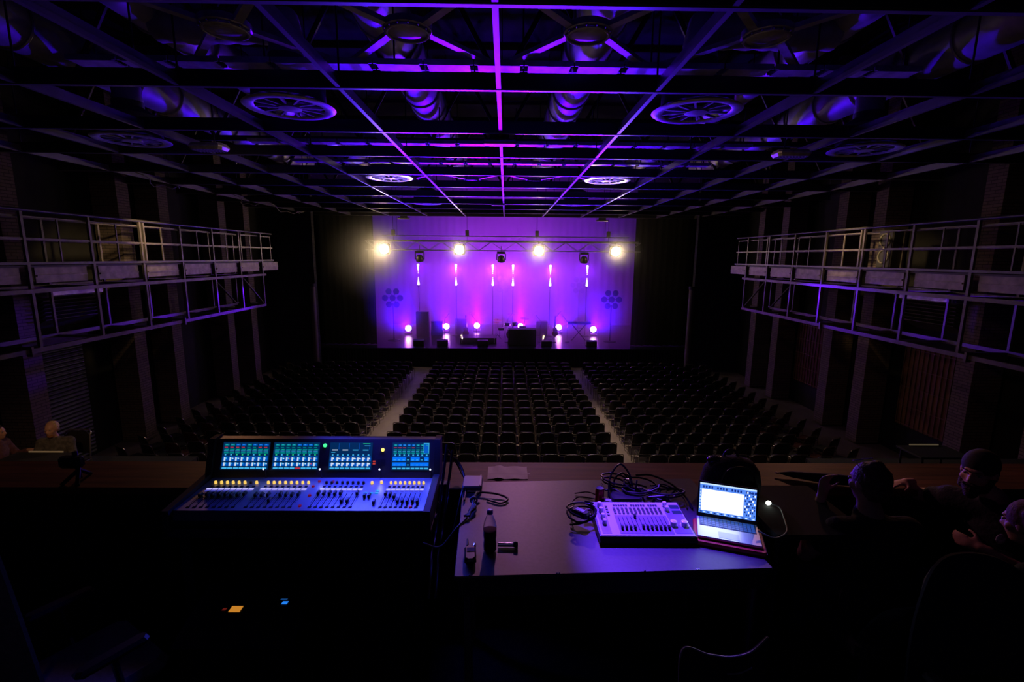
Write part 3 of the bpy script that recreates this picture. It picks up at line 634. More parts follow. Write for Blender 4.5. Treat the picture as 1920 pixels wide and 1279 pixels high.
# ================================================================== AUDIENCE CHAIRS
CB = mat('chair_back', (.014, .013, .016), .38, noise=.2, nscale=20, bump=.1); CR = mat('chair_back_red', (.045, .008, .010), .5, noise=.2, nscale=20)
def m_back():   # gently bowed padded back with rounded upper corners
    mb = MB(); nx, nz = 8, 6; wv = .225; fr, bk = [], []
    for j in range(nz+1):
        v = j/nz
        for i in range(nx+1):
            u = i/nx*2-1; ww = wv*(1-.10*v - (.10 if v > .95 else 0)); z = .50+.35*v-(.045*abs(u)**4*(v))
            y = -.20-.07*v - .03*(1-u*u); th = .022*(1-.7*max(abs(u)**6, abs(2*v-1)**8))
            fr.append(V((u*ww, y+th, z))); bk.append(V((u*ww, y-th, z)))
    n = (nx+1)*(nz+1); fs = []
    for j in range(nz):
        for i in range(nx):
            a = j*(nx+1)+i; b = a+nx+1; fs += [(a, b, b+1, a+1), (n+a, n+a+1, n+b+1, n+b)]
    edge = [i for i in range(nx+1)] + [(j+1)*(nx+1)+nx for j in range(nz)] + [nz*(nx+1)+nx-1-i for i in range(nx)] + [(nz-1-j)*(nx+1) for j in range(nz-1)]
    for k in range(len(edge)): a, b = edge[k], edge[(k+1) % len(edge)]; fs.append((a, b, n+b, n+a))
    mb._add(fr+bk, fs); return mb
def m_seat():
    mb = MB(); mb.bevbox((0, .03, .44), (.44, .42, .05), .03); return mb
def m_leg(sx, sy):
    x = sx*.22
    if sy < 0: return MB().tube([(x*1.02, -.25, 0), (x, -.19, .44), (x, -.20, .52), (x*.92, -.26, .80)], .011, 6)
    return MB().tube([(x*1.02, .25, 0), (x, .20, .42)], .011, 6)
def m_frame():
    mb = MB(); mb.tube([(-.22, .20, .415), (.22, .20, .415), (.22, -.18, .415), (-.22, -.18, .415)], .011, 6, closed=True)
    mb.tube([(-.205, -.265, .80), (-.195, -.285, .838), (-.16, -.30, .862), (0, -.318, .868), (.16, -.30, .862), (.195, -.285, .838), (.205, -.265, .80)], .010, 6); return mb
DS = {}
def dmesh(key, fn, m, smooth=True):
    if key in DS: return DS[key]
    o = fn().build(key, m, smooth=smooth); me = o.data; bpy.data.objects.remove(o); DS[key] = me; return me
FRAMEM = mat('chair_frame', (.42, .40, .38), .25, .9)
backm = dmesh('chair_back', m_back, CB); backr = dmesh('chair_back_red', m_back, CR); seatm = dmesh('chair_seat', m_seat, FABRIC); seatr = dmesh('chair_seat_red', m_seat, FABRED)
framem = dmesh('chair_frame', m_frame, FRAMEM); legs = [dmesh('chair_leg%d' % i, lambda a=a: m_leg(*a), FRAMEM) for i, a in enumerate(((-1, -1), (1, -1), (-1, 1), (1, 1)))]
def m_whole():
    mb = MB(); mb.v = []
    for k, fn in enumerate((m_back, m_seat, m_frame)):
        q = fn(); mb._add(q.v, q.f, (0, 1, 2)[k])
    for a in ((-1, -1), (1, -1), (-1, 1), (1, 1)): q = m_leg(*a); mb._add(q.v, q.f, 2)
    return mb
whole = dmesh('chair_whole', m_whole, [CB, FABRIC, FRAMEM]); wholer = dmesh('chair_whole_red', m_whole, [CR, FABRED, FRAMEM])
rown = ['first', 'second', 'third', 'fourth', 'fifth', 'sixth', 'seventh', 'eighth', 'ninth', 'tenth', 'eleventh', 'twelfth', 'thirteenth', 'fourteenth', 'fifteenth']
blocks = [('centre', [-3.1+.535*k for k in range(12)]), ('left', [-4.55-.515*k for k in range(11)]), ('right', [3.85+.515*k for k in range(11)])]
count = 0; stuff = MB(); rnd = random.Random(3)
for r in range(15):
    yr = 11.75+.765*r
    for bn, xs in blocks:
        for k, x in enumerate(xs):
            dark = bn != 'centre' and k >= 8
            x_ = x+rnd.uniform(-.012, .012); y_ = yr+rnd.uniform(-.02, .02); rz = rnd.uniform(-.04, .04)
            if dark: s = -1 if bn == 'left' else 1; rz += s*.16*(k-7); y_ -= .10*(k-7)**1.3
            red = (dark and rnd.random() < .5) or rnd.random() < .03
            if count < 300:
                word = 'dark red' if red else 'black'
                side = 'left aisle' if bn in ('centre', 'left') else 'right aisle'
                bw = {'centre': 'centre', 'left': 'console-side', 'right': 'laptop-side'}[bn]
                lb = '%s chair in the %s block, %s row from balcony, %s from the %s' % (word, bw, rown[r], rown[k], 'console-side aisle' if bn == 'centre' else 'aisle')
                if r < 5:
                    t = thing('audience_chair', lb, 'chair', (x_, y_, 0), 'rows of audience chairs'); t.rotation_euler = (0, 0, rz)
                    for nm_, me in (('backrest', backr if red else backm), ('seat', seatr if red else seatm), ('frame', framem), ('leg', legs[0]), ('leg', legs[1]), ('leg', legs[2]), ('leg', legs[3])):
                        o = bpy.data.objects.new(nm_, me); col.objects.link(o); o.parent = t
                else:
                    o = bpy.data.objects.new('audience_chair', wholer if red else whole); col.objects.link(o); o.location = (x_, y_, 0); o.rotation_euler = (0, 0, rz)
                    tag(o, lb, 'chair', 'rows of audience chairs')
            else:
                R = Matrix.Rotation(rz, 3, 'Z'); o0 = len(stuff.v); me = whole
                stuff.v += [R @ v.co + V((x_, y_, 0)) for v in me.vertices]
                for p in me.polygons: stuff.f.append([i+o0 for i in p.vertices]); stuff.m.append(p.material_index)
            count += 1
tag(stuff.build('audience_chairs', [CB, FABRIC, FRAMEM], smooth=True), 'far rows of black chairs nearest the stage', 'chairs', kind='stuff')

# ================================================================== BALCONY LEDGE AND CONTROL TABLE
t = thing('wooden_ledge', 'long brown wooden ledge along the balcony front', 'ledge', (0, 3.04, 3.35))
MB().bevbox((0, 3.04, 4.245), (15, .40, .05), .008).build('top_board', WOOD, t)
MB().box((0, 2.97, 4.15), (15, .05, .14)).build('apron', mat('ledge_apron', (.03, .015, .01), .6), t)
for x in (-6.8, -4.4, -2.2, 0, 2.2, 4.4, 6.8): MB().box((x, 2.98, 3.78), (.06, .08, .86)).build('support', BLACKP, t)
TA = radians(2.3)
def rotz(p, a=TA, c=(.49, 2.42)):
    p = V(p); x, y = p.x-c[0], p.y-c[1]; return V((c[0]+x*cos(a)-y*sin(a), c[1]+x*sin(a)+y*cos(a), p.z))
t = thing('control_table', 'grey-topped table against the wooden ledge carrying laptop and light desk', 'table', (.49, 2.42, 3.35))
RT = Matrix.Rotation(TA, 3, 'Z')
MB().bevbox((.49, 2.43, 4.29), (1.46, .92, .028), .006, RT).build('tabletop', TABLE, t)
MB().box(rotz((.49, 1.99, 4.235)), (1.42, .02, .08), RT).build('edge_band', mat('edge_band', (.03, .028, .034), .4), t)
for a in (-1, 1):
    for b in (-1, 1): MB().cyl(rotz((.49+a*.67, 2.36+b*.34, 3.35)), rotz((.49+a*.67, 2.36+b*.34, 4.278)), .02, seg=10).build('leg', STEEL, t)
mb = MB()
for x in (-.17, .22, .23, .62, .86, .87): mb.ell(rotz((x, 1.973, 4.305)), .005, seg=8, rings=6)
mb.build('screws', CHROME, t)

# ---- mixing console
t = thing('mixing_console', 'wide digital mixing console with four lit screens and blue-lit faders', 'mixing console', (-1.12, 2.6, 3.35))
xl, xr = -1.80, -.44
YF, ZF, YH, ZH, YT, ZT = 2.46, 4.33, 2.83, 4.345, 2.925, 4.56
MB().prism([(YF, ZF), (YF-.015, ZF-.05), (YF+.02, ZF-.10), (YF+.34, ZF-.10), (YF+.36, ZF-.06), (YF+.36, ZF+.0)], xl, xr).build('chassis', mat('console_chassis', (.03, .035, .06), .35, .3), t)
MB().prism([(YF, ZF-.004), (YF, ZF), (YH, ZH), (YH, ZH-.02)], xl+.004, xr-.004).build('control_surface', SILVER, t)
for x, a in ((xl-.02, -1), (xr+.02, 1)):
    MB().prism([(YF-.03, ZF-.11), (YF-.03, ZF+.012), (YH-.01, ZH+.03), (YT-.03, ZT+.01), (YT+.05, ZT+.01), (YT+.05, 4.28), (YF+.36, 4.28), (YF+.34, ZF-.11)], x-.018, x+.018).build('end_cheek', mat('cheek', (.008, .008, .01), .75), t)
mbz = MB().prism([(YH, ZH-.02), (YH, ZH), (YT, ZT), (YT+.05, ZT), (YT+.05, 4.285), (YH, 4.285)], xl, xr).build('meter_bridge', mat('bridge_grey', (.03, .027, .03), .45), t)
bd = V((0, YT-YH, ZT-ZH)); bl = bd.length; bu = bd.normalized(); bn_ = V((0, -bu.z, bu.y))
def BR(x, v, e=.002): return V((x, YH, ZH)) + bu*(v*bl) + bn_*e
def bquad(mb, x0, x1, v0, v1, m, e=.003, sk=0): mb.quad(BR(x0, v0, e), BR(x1, v0, e), BR(x1+sk, v1, e), BR(x0+sk, v1, e), m)
SM = [glow('scr_bg', (.0, .02, .08), 1.), glow('scr_blue', (.0, .09, .55), 1.), glow('scr_cyan', (.05, .42, .75), 1.), glow('scr_teal', (.0, .20, .22), 1.), glow('scr_white', (.6, .7, .85), 1.),
      glow('scr_green', (.02, .5, .2), 1.), glow('scr_red', (.5, .03, .05), 1.), glow('scr_deep', (.0, .16, .95), 1.)]
rs = random.Random(5)
screens = [(-1.755, -1.475), (-1.44, -1.165), (-1.09, -.835), (-.70, -.475)]
for si, (a, b) in enumerate(screens):
    mb = MB(); bquad(mb, a-.006, b+.006, .20, .91, 0, .0025); wd = (b-a)/8
    if si == 3: bquad(mb, b-.035, b, .62, .90, 2, .0028); bquad(mb, b-.031, b-.004, .635, .885, 1, .003)
    for k in range(8):
        x = a+k*wd
        bquad(mb, x+.003, x+wd-.002, .22, .262, 2 if not (si == 1 and k == 4) else 6)
        for v, col_ in ((.34, 1), (.47, 1)):
            if si == 3:
                if not (k in (3,) or (k in (6,) and v > .4)): bquad(mb, x, x+wd, v-.035, v+.055, 7)
                bquad(mb, x+.006, x+.02, v-.02, v, 2); 
            else:
                if si != 2: bquad(mb, x+.001, x+wd-.001, v-.045, v+.04, 1)
                else: bquad(mb, x, x+wd, v-.045, v+.04, 1)
                bquad(mb, x+.009, x+.019, v-.045, v+.045, 4, .0036); bquad(mb, x+.017, x+.026, v+.0, v+.04, 2 if si < 2 else 4, .0036)
                if rs.random() < .4: bquad(mb, x+.026, x+.033, v, v+.03, 6 if rs.random() < .3 else 4, .0036)
        bquad(mb, x+.002, x+wd-.002, .53, .545, 1); bquad(mb, x+.01, x+.02, .565, .60, 5 if si < 2 and rs.random() < .6 else 2)
        if si != 2:
            bquad(mb, x+.004, x+wd-.003, .615, .655, 3); bquad(mb, x+.003, x+wd-.005, .675, .685, 2)
            bquad(mb, x+.004, x+wd-.003, .70, .735, 3)
            if rs.random() < .3: bquad(mb, x+.012, x+.024, .712, .728, 5)
            bquad(mb, x+.004, x+.024, .765, .785, 6 if (k < 2 or rs.random() < .35) and si in (0, 3) else 3); bquad(mb, x+.004, x+wd-.004, .82, .865, 1 if rs.random() < .7 else 3); bquad(mb, x+.01, x+.022, .835, .85, 2)
        elif k % 2 == 0:
            bquad(mb, x+.01, x+.045, .70, .725, (4, 4, 2, 2)[k//2]); bquad(mb, x+.05, x+.052, .73, .89, 1)
    if si == 2: bquad(mb, b-.055, b-.01, .87, .885, 5); bquad(mb, b-.045, b-.008, .815, .83, 2); bquad(mb, a+.005, a+.03, .645, .66, 2)
    o = mb.build('screen', SM, t)
MB().lathe(BR(-1.128, .83, .002), [(.012, 0), (.010, .006)], 16, bn_).build('indicator_lamp', glow('lamp_green', (.05, .9, .25), 1.6), t, label='green round indicator lamp')
MB().lathe(BR(-.765, .72, .002), [(.011, 0), (.009, .006)], 16, bn_).build('indicator_lamp', glow('lamp_yellow', (1., .75, .15), 1.6), t, label='yellow round indicator lamp')
mb = MB()
bquad(mb, -.822, -.806, .40, .44, 0); bquad(mb, -.822, -.806, .34, .38, 0); mb.build('transport_button', glow('btn_red', (.6, .05, .02), .8), t)
mb = MB()
for cx in (-1.128, -.765):
    for i in range(3):
        for j in range(3): bquad(mb, cx-.024+i*.017, cx-.012+i*.017, .30+j*.06, .34+j*.06, 0)
mb.build('keypad', PLAST, t)
# console surface: coordinate (x, s) s=0 at front
sd_ = V((0, YH-YF, ZH-ZF)); sl = sd_.length; su = sd_.normalized(); sn = V((0, -su.z, su.y))
def SF(x, s, e=.0): return V((x, YF, ZF)) + su*(s*sl) + sn*e
RS = Matrix((V((1, 0, 0)), su, sn)).transposed()
blk = [(-1.755, -1.475), (-1.44, -1.165), (-1.09, -.835), (-.70, -.475)]
FPOS = [(.40, .42, .40, .41, .42, .40, .41, .43), (.40, .40, .41, .25, .42, .41, .40, .42), (.46, .45, .46, .45, .46, .24, .24, .46), (.44, .42, .36, .24, .23, .22, .24, .22)]
slots = MB(); disp = [glow('strip_violet', (.42, .38, 1.), 1.7), glow('strip_blue', (.12, .12, .9), .5)]
for bi, (a, b) in enumerate(blk):
    wd = (b-a)/8; db = MB()
    for k in range(8):
        x = a+(k+.5)*wd
        slots.box(SF(x, .30, .001), (.004, .5*sl*.8, .002), RS)
        for dxx in (-.011, .011): slots.box(SF(x+dxx, .30, .0008), (.0016, .2*sl, .001), RS)
        f = MB(); f.bevbox(SF(x, FPOS[bi][k], .012), (.016, .034, .020), .004, RS); f.build('fader_knob', PLAST, t)
        db.box(SF(x, .615, .002), (wd*.82, .010, .003), RS, m=0); db.box(SF(x, .56, .0015), (wd*.7, .010, .002), RS, m=1)
        on = not (bi == 0 and k == 6) and bi != 2
        e_ = MB(); e_.lathe(SF(x, .80, .0), [(.008, 0), (.0075, .014), (.006, .016)], 12, sn)
        e_.build('encoder_knob', glow('encoder_amber', (1., .62, .12), 1.0 if on else .0) if on else mat('encoder_dark', (.03, .01, .012), .3), t, smooth=True)
        slots.box(SF(x, .70, .001), (.016, .012, .003), RS); slots.box(SF(x, .09, .001), (.018, .014, .003), RS)
    db.build('channel_display', disp, t)
slots.build('slot', BLACKM, t)
mb = MB()
for (x, s, c) in ((-1.135, .88, 0), (-.80, .86, 1), (-.745, .86, 2), (-1.13, .45, 0), (-1.125, .12, 0), (-1.125, .76, 0), (-1.05, .88, 0)):
    pass
for x, s in ((-1.125, .86), (-1.14, .70), (-1.12, .42), (-1.13, .12), (-.52, .10), (-1.04, .85)):
    mb.lathe(SF(x, s), [(.009, 0), (.008, .008)], 12, sn)
mb.build('red_button', mat('red_button', (.45, .02, .03), .4, emit=(.4, .01, .02), es=.25), t, smooth=True)
for x, s in ((-.80, .80), (-.745, .82)):
    MB().lathe(SF(x, s), [(.009, 0), (.0085, .014), (.006, .016)], 12, sn).build('encoder_knob', glow('encoder_amber', (1., .62, .12), 1.0), t, smooth=True)
mb = MB()
for x, s in ((-.81, .50), (-.775, .50), (-.745, .50), (-.745, .57)): mb.box(SF(x, s, .002), (.02, .012, .003), RS)
mb.build('cyan_button', glow('btn_cyan', (.0, .35, .55), .9), t)
mb = MB()
for x in (-.80, -.775, -.73): mb.bevbox(SF(x, .38 if x < -.74 else .2, .012), (.016, .034, .02), .004, RS)
mb.build('master_fader', PLAST, t)
# lamps under the meter bridge
for x, e in ((-1.47, .5), (-1.128, 1.0), (-.765, 1.6), (-.455, 1.3)):
    p = SF(x, .93, .07); MB().tube([SF(x, .99, .0), SF(x, .99, .05), p], .003, 6).build('gooseneck', BLACKP, t); q = MB().ell(p, .005); q.build('lamp_bulb', glow('white_bulb', (.75, .8, 1.), 3), t)
    light('SPOT', p+V((0, -.004, -.006)), e*.10, (.3, .3, 1.), SF(x, .30), 150, .8, .012, 'console_lamp')
L_ = light('AREA', (-.78, 2.93, 4.72), 7.0, (.045, .055, 1.), (-.82, 2.58, 4.34), .8, name='console_fill'); L_.data.shape = 'RECTANGLE'; L_.data.size_y = .02; L_.data.spread = radians(120)  # unseen area light added to even the blue over the faders
# stand with sloping chrome tubes
t = thing('console_stand', 'dark console stand with sloping chrome tubes at its right end', 'stand', (-1.12, 2.62, 3.35))
MB().box((-1.12, 2.62, 4.20), (1.44, .34, .05)).build('tray', BLACKP, t)
for x in (-1.76, -.48):
    MB().box((x, 2.62, 3.76), (.06, .3, .82)).build('side_leg', BLACKP, t); MB().box((x, 2.60, 3.38), (.08, .42, .06)).build('foot', BLACKP, t)
for dx in (0, .035): MB().tube([(-.355+dx, 2.84, 4.56-dx), (-.37+dx, 2.6, 4.30), (-.385+dx, 2.38, 4.12), (-.40+dx, 2.33, 3.9)], .009, 8).build('chrome_tube', CHROME, t, smooth=True)
MB().box((-.40, 2.6, 4.2), (.03, .05, .04)).build('tube_bracket', BLACKP, t)
MB().box((-.375, 2.83, 4.3), (.06, .05, .03)).build('tube_bracket', BLACKP, t)

# cables behind the console's right end
def sag(pts, n=8):
    P = [V(p) for p in pts]; P = [P[0]*2-P[1]] + P + [P[-1]*2-P[-2]]; out = []
    for i in range(1, len(P)-2):
        for k in range(n):
            u = k/n; out.append(.5*((2*P[i]) + (P[i+1]-P[i-1])*u + (2*P[i-1]-5*P[i]+4*P[i+1]-P[i+2])*u*u + (3*P[i]-P[i-1]-3*P[i+1]+P[i+2])*u**3))
    out.append(P[-2]); return out
CB_ = mat('cable_black', (.01, .01, .012), .4)
tag(MB().tube(sag([(-.38, 2.95, 4.45), (-.30, 2.95, 4.40), (-.25, 2.85, 4.33), (-.26, 2.7, 4.28), (-.30, 2.55, 4.1)]), .008, 8).build('cable', CB_, smooth=True), 'black cable looping off the right end of the mixing console', 'cable')
tag(MB().tube(sag([(-.37, 2.98, 4.47), (-.31, 3.0, 4.36), (-.27, 2.93, 4.32), (-.235, 2.82, 4.322), (-.23, 2.60, 4.318)]), .006, 8).build('cable', CB_, smooth=True), 'thinner black cable dropping onto the ledge beside the console', 'cable')
tag(MB().tube(sag([(-.42, 2.3, 4.24), (-.33, 2.3, 4.22), (-.25, 2.34, 4.30), (-.20, 2.42, 4.312)]), .005, 8).build('cable', mat('cable_grey', (.14, .12, .11), .5), smooth=True), 'pale thin cable running from the console to the table edge', 'cable')

# rack below the console
t = thing('equipment_rack', 'dark equipment rack low under the console with orange and blue displays', 'rack', (-1.35, 2.25, 3.35))
RX = Matrix.Rotation(radians(-50), 3, 'X')
MB().bevbox((-1.35, 2.32, 3.56), (.62, .36, .42), .015).build('case', mat('rack_case', (.008, .008, .01), .6), t)
fpn = MB().prism([(2.12, 3.77), (2.12, 3.78), (2.48, 3.88), (2.48, 3.77)], -1.65, -1.05); fpn.build('front_panel', PLAST, t)
sl2 = V((0, .36, .10)).normalized()
def RK(x, s, e=.003): return V((x, 2.12, 3.78)) + sl2*s + V((0, -.27, .96))*e
for (x0, x1, s0, s1, m, lb) in ((-1.46, -1.40, .195, .23, glow('rack_orange', (1., .38, .04), .55), 'orange lit display'), (-1.20, -1.17, .24, .257, glow('rack_blue', (.02, .25, 1.), .9), 'blue lit display'),
                                (-1.50, -1.48, .205, .218, glow('rack_red', (.4, .03, .02), .25), 'small red lamp'), (-1.215, -1.18, .265, .272, glow('rack_blue_dim', (.02, .16, .6), .3), 'thin blue lamp')):
    MB().quad(RK(x0, s0), RK(x1, s0), RK(x1+.006, s1), RK(x0+.006, s1)).build('display', m, t, label=lb)
mb = MB()
for k in range(6): mb.lathe(RK(-1.6+k*.03, .1), [(.008, 0), (.007, .012)], 10, (0, -.27, .96))
mb.build('knobs', DKGREY, t)

# ---- lighting desk
LA = radians(-.5)
t = thing('lighting_desk', 'small purple-lit lighting desk with white face and rows of faders', 'lighting desk', (0, 0, 0))
W2, D2 = .235, .150; AMB = mat('desk_side', (.02, .02, .024), .35)
MB().prism([(-D2, 0), (-D2-.012, .022), (-D2, .044), (D2, .066), (D2, 0)], -W2-.006, W2+.006).build('chassis', AMB, t)
th = atan2(.022, 2*D2); RD = Matrix.Rotation(th, 3, 'X')
def LD(x, y, e=0): return V((x, y, .055)) + V((0, 0, 1))*(y*tan(th)) + RD @ V((0, 0, e))
MB().box(LD(0, 0, .001), (2*W2-.004, 2*D2-.008, .003), RD).build('face_panel', WHITE, t)
DP = mat('desk_blue_panel', (.22, .16, .42), .4)
mb = MB(); mb.box(LD(.0, -.055, .003), (.27, .155, .002), RD); mb.box(LD(-.20, 0, .003), (.045, .26, .002), RD); mb.box(LD(.185, -.02, .003), (.085, .22, .002), RD); mb.build('inset_panel', DP, t)
mb = MB()
for i in range(12):
    x = -.125+i*.022
    for j in range(5): mb.box(LD(x, .038+j*.012, .005), (.012, .008, .004), RD)
for k in range(18):
    if k % 7 != 6: mb.box(LD(-.12+k*.0135, .112, .005), (.010, .012, .004), RD)
for i in range(4): mb.box(LD(-.165, .10-i*.025, .005), (.012, .012, .004), RD)
mb.build('button', DKGREY, t)
mb = MB()
for i in range(12): mb.box(LD(-.118+i*.0215, -.055, .0045), (.003, .12, .002), RD)
mb.build('slot', BLACKM, t)
ys = [-.09, -.09, -.09, -.092, .004, -.085, -.088, -.09, -.09, -.092, -.092, -.092]
for i in range(12): MB().bevbox(LD(-.118+i*.0215, ys[i], .013), (.013, .02, .016), .003, RD).build('fader_knob', PLAST, t)
for (x, y) in ((-.2, .105), (-.2, .055), (-.2, .0), (-.2, -.05), (.155, .11), (.155, .07), (.15, -.06), (.205, -.062)):
    r = .012 if x < .1 or y > 0 else .018; MB().lathe(LD(x, y, .004), [(r*1.2, 0), (r, .004), (r*.9, .022), (r*.7, .024)], 18, RD @ V((0, 0, 1))).build('dial', mat('dial_white', (.85, .85, .85), .3), t, smooth=True)
mb = MB(); mb.box(LD(.205, .10, .004), (.05, .035, .002), RD); mb.box(LD(.205, .05, .004), (.05, .03, .002), RD); mb.build('side_display', mat('desk_lcd', (.02, .07, .07), .3), t)
t.location = (.715, 2.335, 4.304); t.rotation_euler = (0, 0, LA)

# ---- laptop
t = thing('laptop', 'open laptop with a bright white screen, beside the lighting desk', 'laptop', (0, 0, 0))
MB().bevbox((0, 0, .012), (.345, .235, .016), .005).build('base', mat('laptop_silver', (.45, .46, .5), .35, .7), t)
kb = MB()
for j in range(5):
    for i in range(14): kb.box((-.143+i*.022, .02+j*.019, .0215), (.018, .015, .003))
kb.build('keys', mat('laptop_keys', (.02, .03, .08), .4, emit=(.01, .06, .35), es=.8), t)  # blue light on the keys put in as emission
MB().box((0, .055, .0203), (.315, .10, .001)).build('keyboard_well', mat('kb_well', (.01, .02, .06), .5), t)
MB().box((0, -.07, .0204), (.11, .065, .001)).build('trackpad', mat('trackpad', (.3, .32, .36), .3, .5), t)
RL = Matrix.Rotation(radians(-14), 3, 'X')
def LP(u, v, e=0): return V((0, .117, .02)) + RL @ V((u, -e, v))
MB().box(LP(0, .115), (.345, .008, .23), RL).build('lid', mat('lid_dark', (.01, .01, .014), .3), t)
SC = [glow('lap_white', (.92, .96, 1.), 1.25), glow('lap_blue', (.10, .28, 1.), .95), glow('lap_dark', (.01, .04, .35), .7), glow('lap_pale', (.55, .75, 1.), 1.1)]
sm = MB()
def lq(u0, u1, v0, v1, m, e=.0045): sm.quad(LP(u0, v0, e), LP(u1, v0, e), LP(u1, v1, e), LP(u0, v1, e), m)
lq(-.162, .162, .022, .220, 1); lq(-.162, .162, .210, .220, 3, .005)
lq(-.150, .092, .040, .180, 0, .0052)
for i in range(19):
    if i % 5 != 4: lq(-.145+i*.0165, -.135+i*.0165, .188, .203, 2, .0052)
for i in range(6):
    for j in range(9):
        if (i*3+j*5) % 4: lq(.098+i*.0105, .105+i*.0105, .045+j*.018, .056+j*.018, 2 if (i+j) % 3 else 0, .0052)
for i in range(16): lq(-.155+i*.02, -.143+i*.02, .026, .034, 3 if i % 2 else 2, .0052)
for j in range(7): lq(-.160, -.153, .05+j*.02, .062+j*.02, 3, .0052)
sm.build('display', SC, t)
t.location = (1.135, 2.25, 4.33); t.rotation_euler = (0, 0, radians(-20)); t.scale = (.85, .88, .79)
light('AREA', (1.13, 2.34, 4.47), .5, (.45, .6, 1.), (1.05, 1.9, 4.35), .22, name='laptop_screen_glow')
t = thing('red_binder', 'flat red-edged case under the laptop', 'case', (0, 0, 0))
MB().bevbox((0, 0, .012), (.33, .23, .022), .008).build('cover', mat('red_cover', (.42, .02, .02), .45), t)
MB().box((0, .0, .012), (.332, .22, .008)).build('middle_band', mat('dark_band', (.02, .01, .012), .6), t)
t.location = (1.13, 2.235, 4.306); t.rotation_euler = (0, 0, radians(-20))
tag(MB().tube(sag([(1.26, 2.20, 4.37), (1.33, 2.17, 4.35), (1.43, 2.24, 4.34), (1.50, 2.38, 4.33), (1.53, 2.48, 4.34), (1.50, 2.515, 4.345)]), .0045, 8).build('power_cable', mat('white_cable', (.22, .22, .24), .45), smooth=True), 'white laptop power cable curving off the right of the table', 'cable')
t = thing('power_plug', 'glowing white plug tip at the end of the laptop cable', 'plug', (1.495, 2.52, 4.345))
MB().ell((1.487, 2.52, 4.348), (.014, .01, .013)).build('light', glow('plug_light', (.9, 1., .85), 6), t, smooth=True)
MB().cyl((1.50, 2.518, 4.347), (1.51, 2.516, 4.345), .008).build('collar', WHITE, t, smooth=True)
# side stool under the cable end
t = thing('side_table', 'small dark side table right of the control table', 'table', (1.62, 2.5, 3.35))
MB().bevbox((1.62, 2.5, 4.315), (.5, .55, .03), .01).build('top', BLACKM, t)
for a in (-1, 1):
    for b in (-1, 1): MB().cyl((1.62+a*.2, 2.5+b*.22, 3.35), (1.62+a*.2, 2.5+b*.22, 4.3), .015, seg=8).build('leg', BLACKP, t)

# ---- backpack
t = thing('backpack', 'black backpack standing behind the laptop', 'backpack', (1.36, 2.66, 4.305))
mb = MB()
prof = [(.14, .085, 0), (.165, .10, .03), (.17, .10, .10), (.155, .09, .17), (.12, .07, .22), (.05, .03, .245)]
vs = []; n = 24
for (a, b, z) in prof:
    for k in range(n):
        an = 2*pi*k/n; c_, s_ = cos(an), sin(an); vs.append(V((1.34+a*abs(c_)**.7*(1 if c_ > 0 else -1)*1.0, 2.68+b*abs(s_)**.7*(1 if s_ > 0 else -1), 4.307+z)))
mb._add(vs, [(i*n+k, i*n+(k+1) % n, (i+1)*n+(k+1) % n, (i+1)*n+k) for i in range(len(prof)-1) for k in range(n)] + [tuple(range(n-1, -1, -1)), tuple(range((len(prof)-1)*n, len(prof)*n))])
mb.build('bag', FABRIC, t, smooth=True)
MB().bevbox((1.34, 2.585, 4.37), (.24, .05, .11), .02).build('pocket', FABRIC, t)
MB().torus((1.34, 2.70, 4.55), .04, .008, (0, 1, 0)).build('handle', CB_, t, smooth=True)
mb = MB().tube(sag([(1.23, 2.59, 4.40), (1.26, 2.585, 4.50), (1.34, 2.60, 4.53), (1.42, 2.585, 4.50), (1.45, 2.59, 4.40)]), .003, 6); mb.build('zipper', PLAST, t)
MB().lathe((1.35, 2.553, 4.46), [(.009, 0), (.007, .006)], 12, (0, -1, .2)).build('buckle', mat('brass', (.9, .75, .45), .2, 1.), t, smooth=True)
t = thing('sequin_pouch', 'glittering dark pouch resting on top of the backpack', 'pouch', (1.25, 2.72, 4.53))
MB().ell((1.255, 2.70, 4.525), (.055, .04, .028)).build('pouch', PLAST, t, smooth=True)
mb = MB(); rq = random.Random(2)
for k in range(26):
    a, b = rq.uniform(0, 2*pi), rq.uniform(.15, 1.2); mb.ell((1.255+.055*cos(a)*sin(b), 2.70+.04*sin(a)*sin(b), 4.525+.029*cos(b)), .003, seg=6, rings=4)
mb.build('sequins', CHROME, t)

# ---- pile of adaptors and cables
rc = random.Random(11)
def curl(cx, cyy, r, turns, z, n=40, dz=.02, sq=.7):
    return [V((cx+(r+rc.uniform(-.006, .006))*cos(2*pi*turns*k/n+cx*9), cyy+sq*(r+rc.uniform(-.006, .006))*sin(2*pi*turns*k/n+cx*9), z+dz*abs(sin(2.3*k/n*pi))+k/n*dz)) for k in range(n)]
CL = [((.68, 2.74), .09, 2.2, 4.316, .05, 'coiled black cable at the back of the cable heap'), ((.82, 2.70), .11, 1.8, 4.316, .04, 'black cable coil in the middle of the heap'),
      ((.95, 2.64), .10, 2.1, 4.314, .035, 'black cable coil at the right of the heap'), ((.76, 2.62), .07, 2.4, 4.330, .03, 'tight black cable coil behind the light desk'), ((.41, 2.38), .075, 2.6, 4.314, .05, 'black cable coil left of the light desk')]
for (c, r, tn, z, dz, lb) in CL:
    tag(MB().tube(curl(c[0], c[1], r, tn, z, dz=dz), .0055, 7).build('coiled_cable', CB_, smooth=True), lb, 'cable', 'cables heaped on the table')
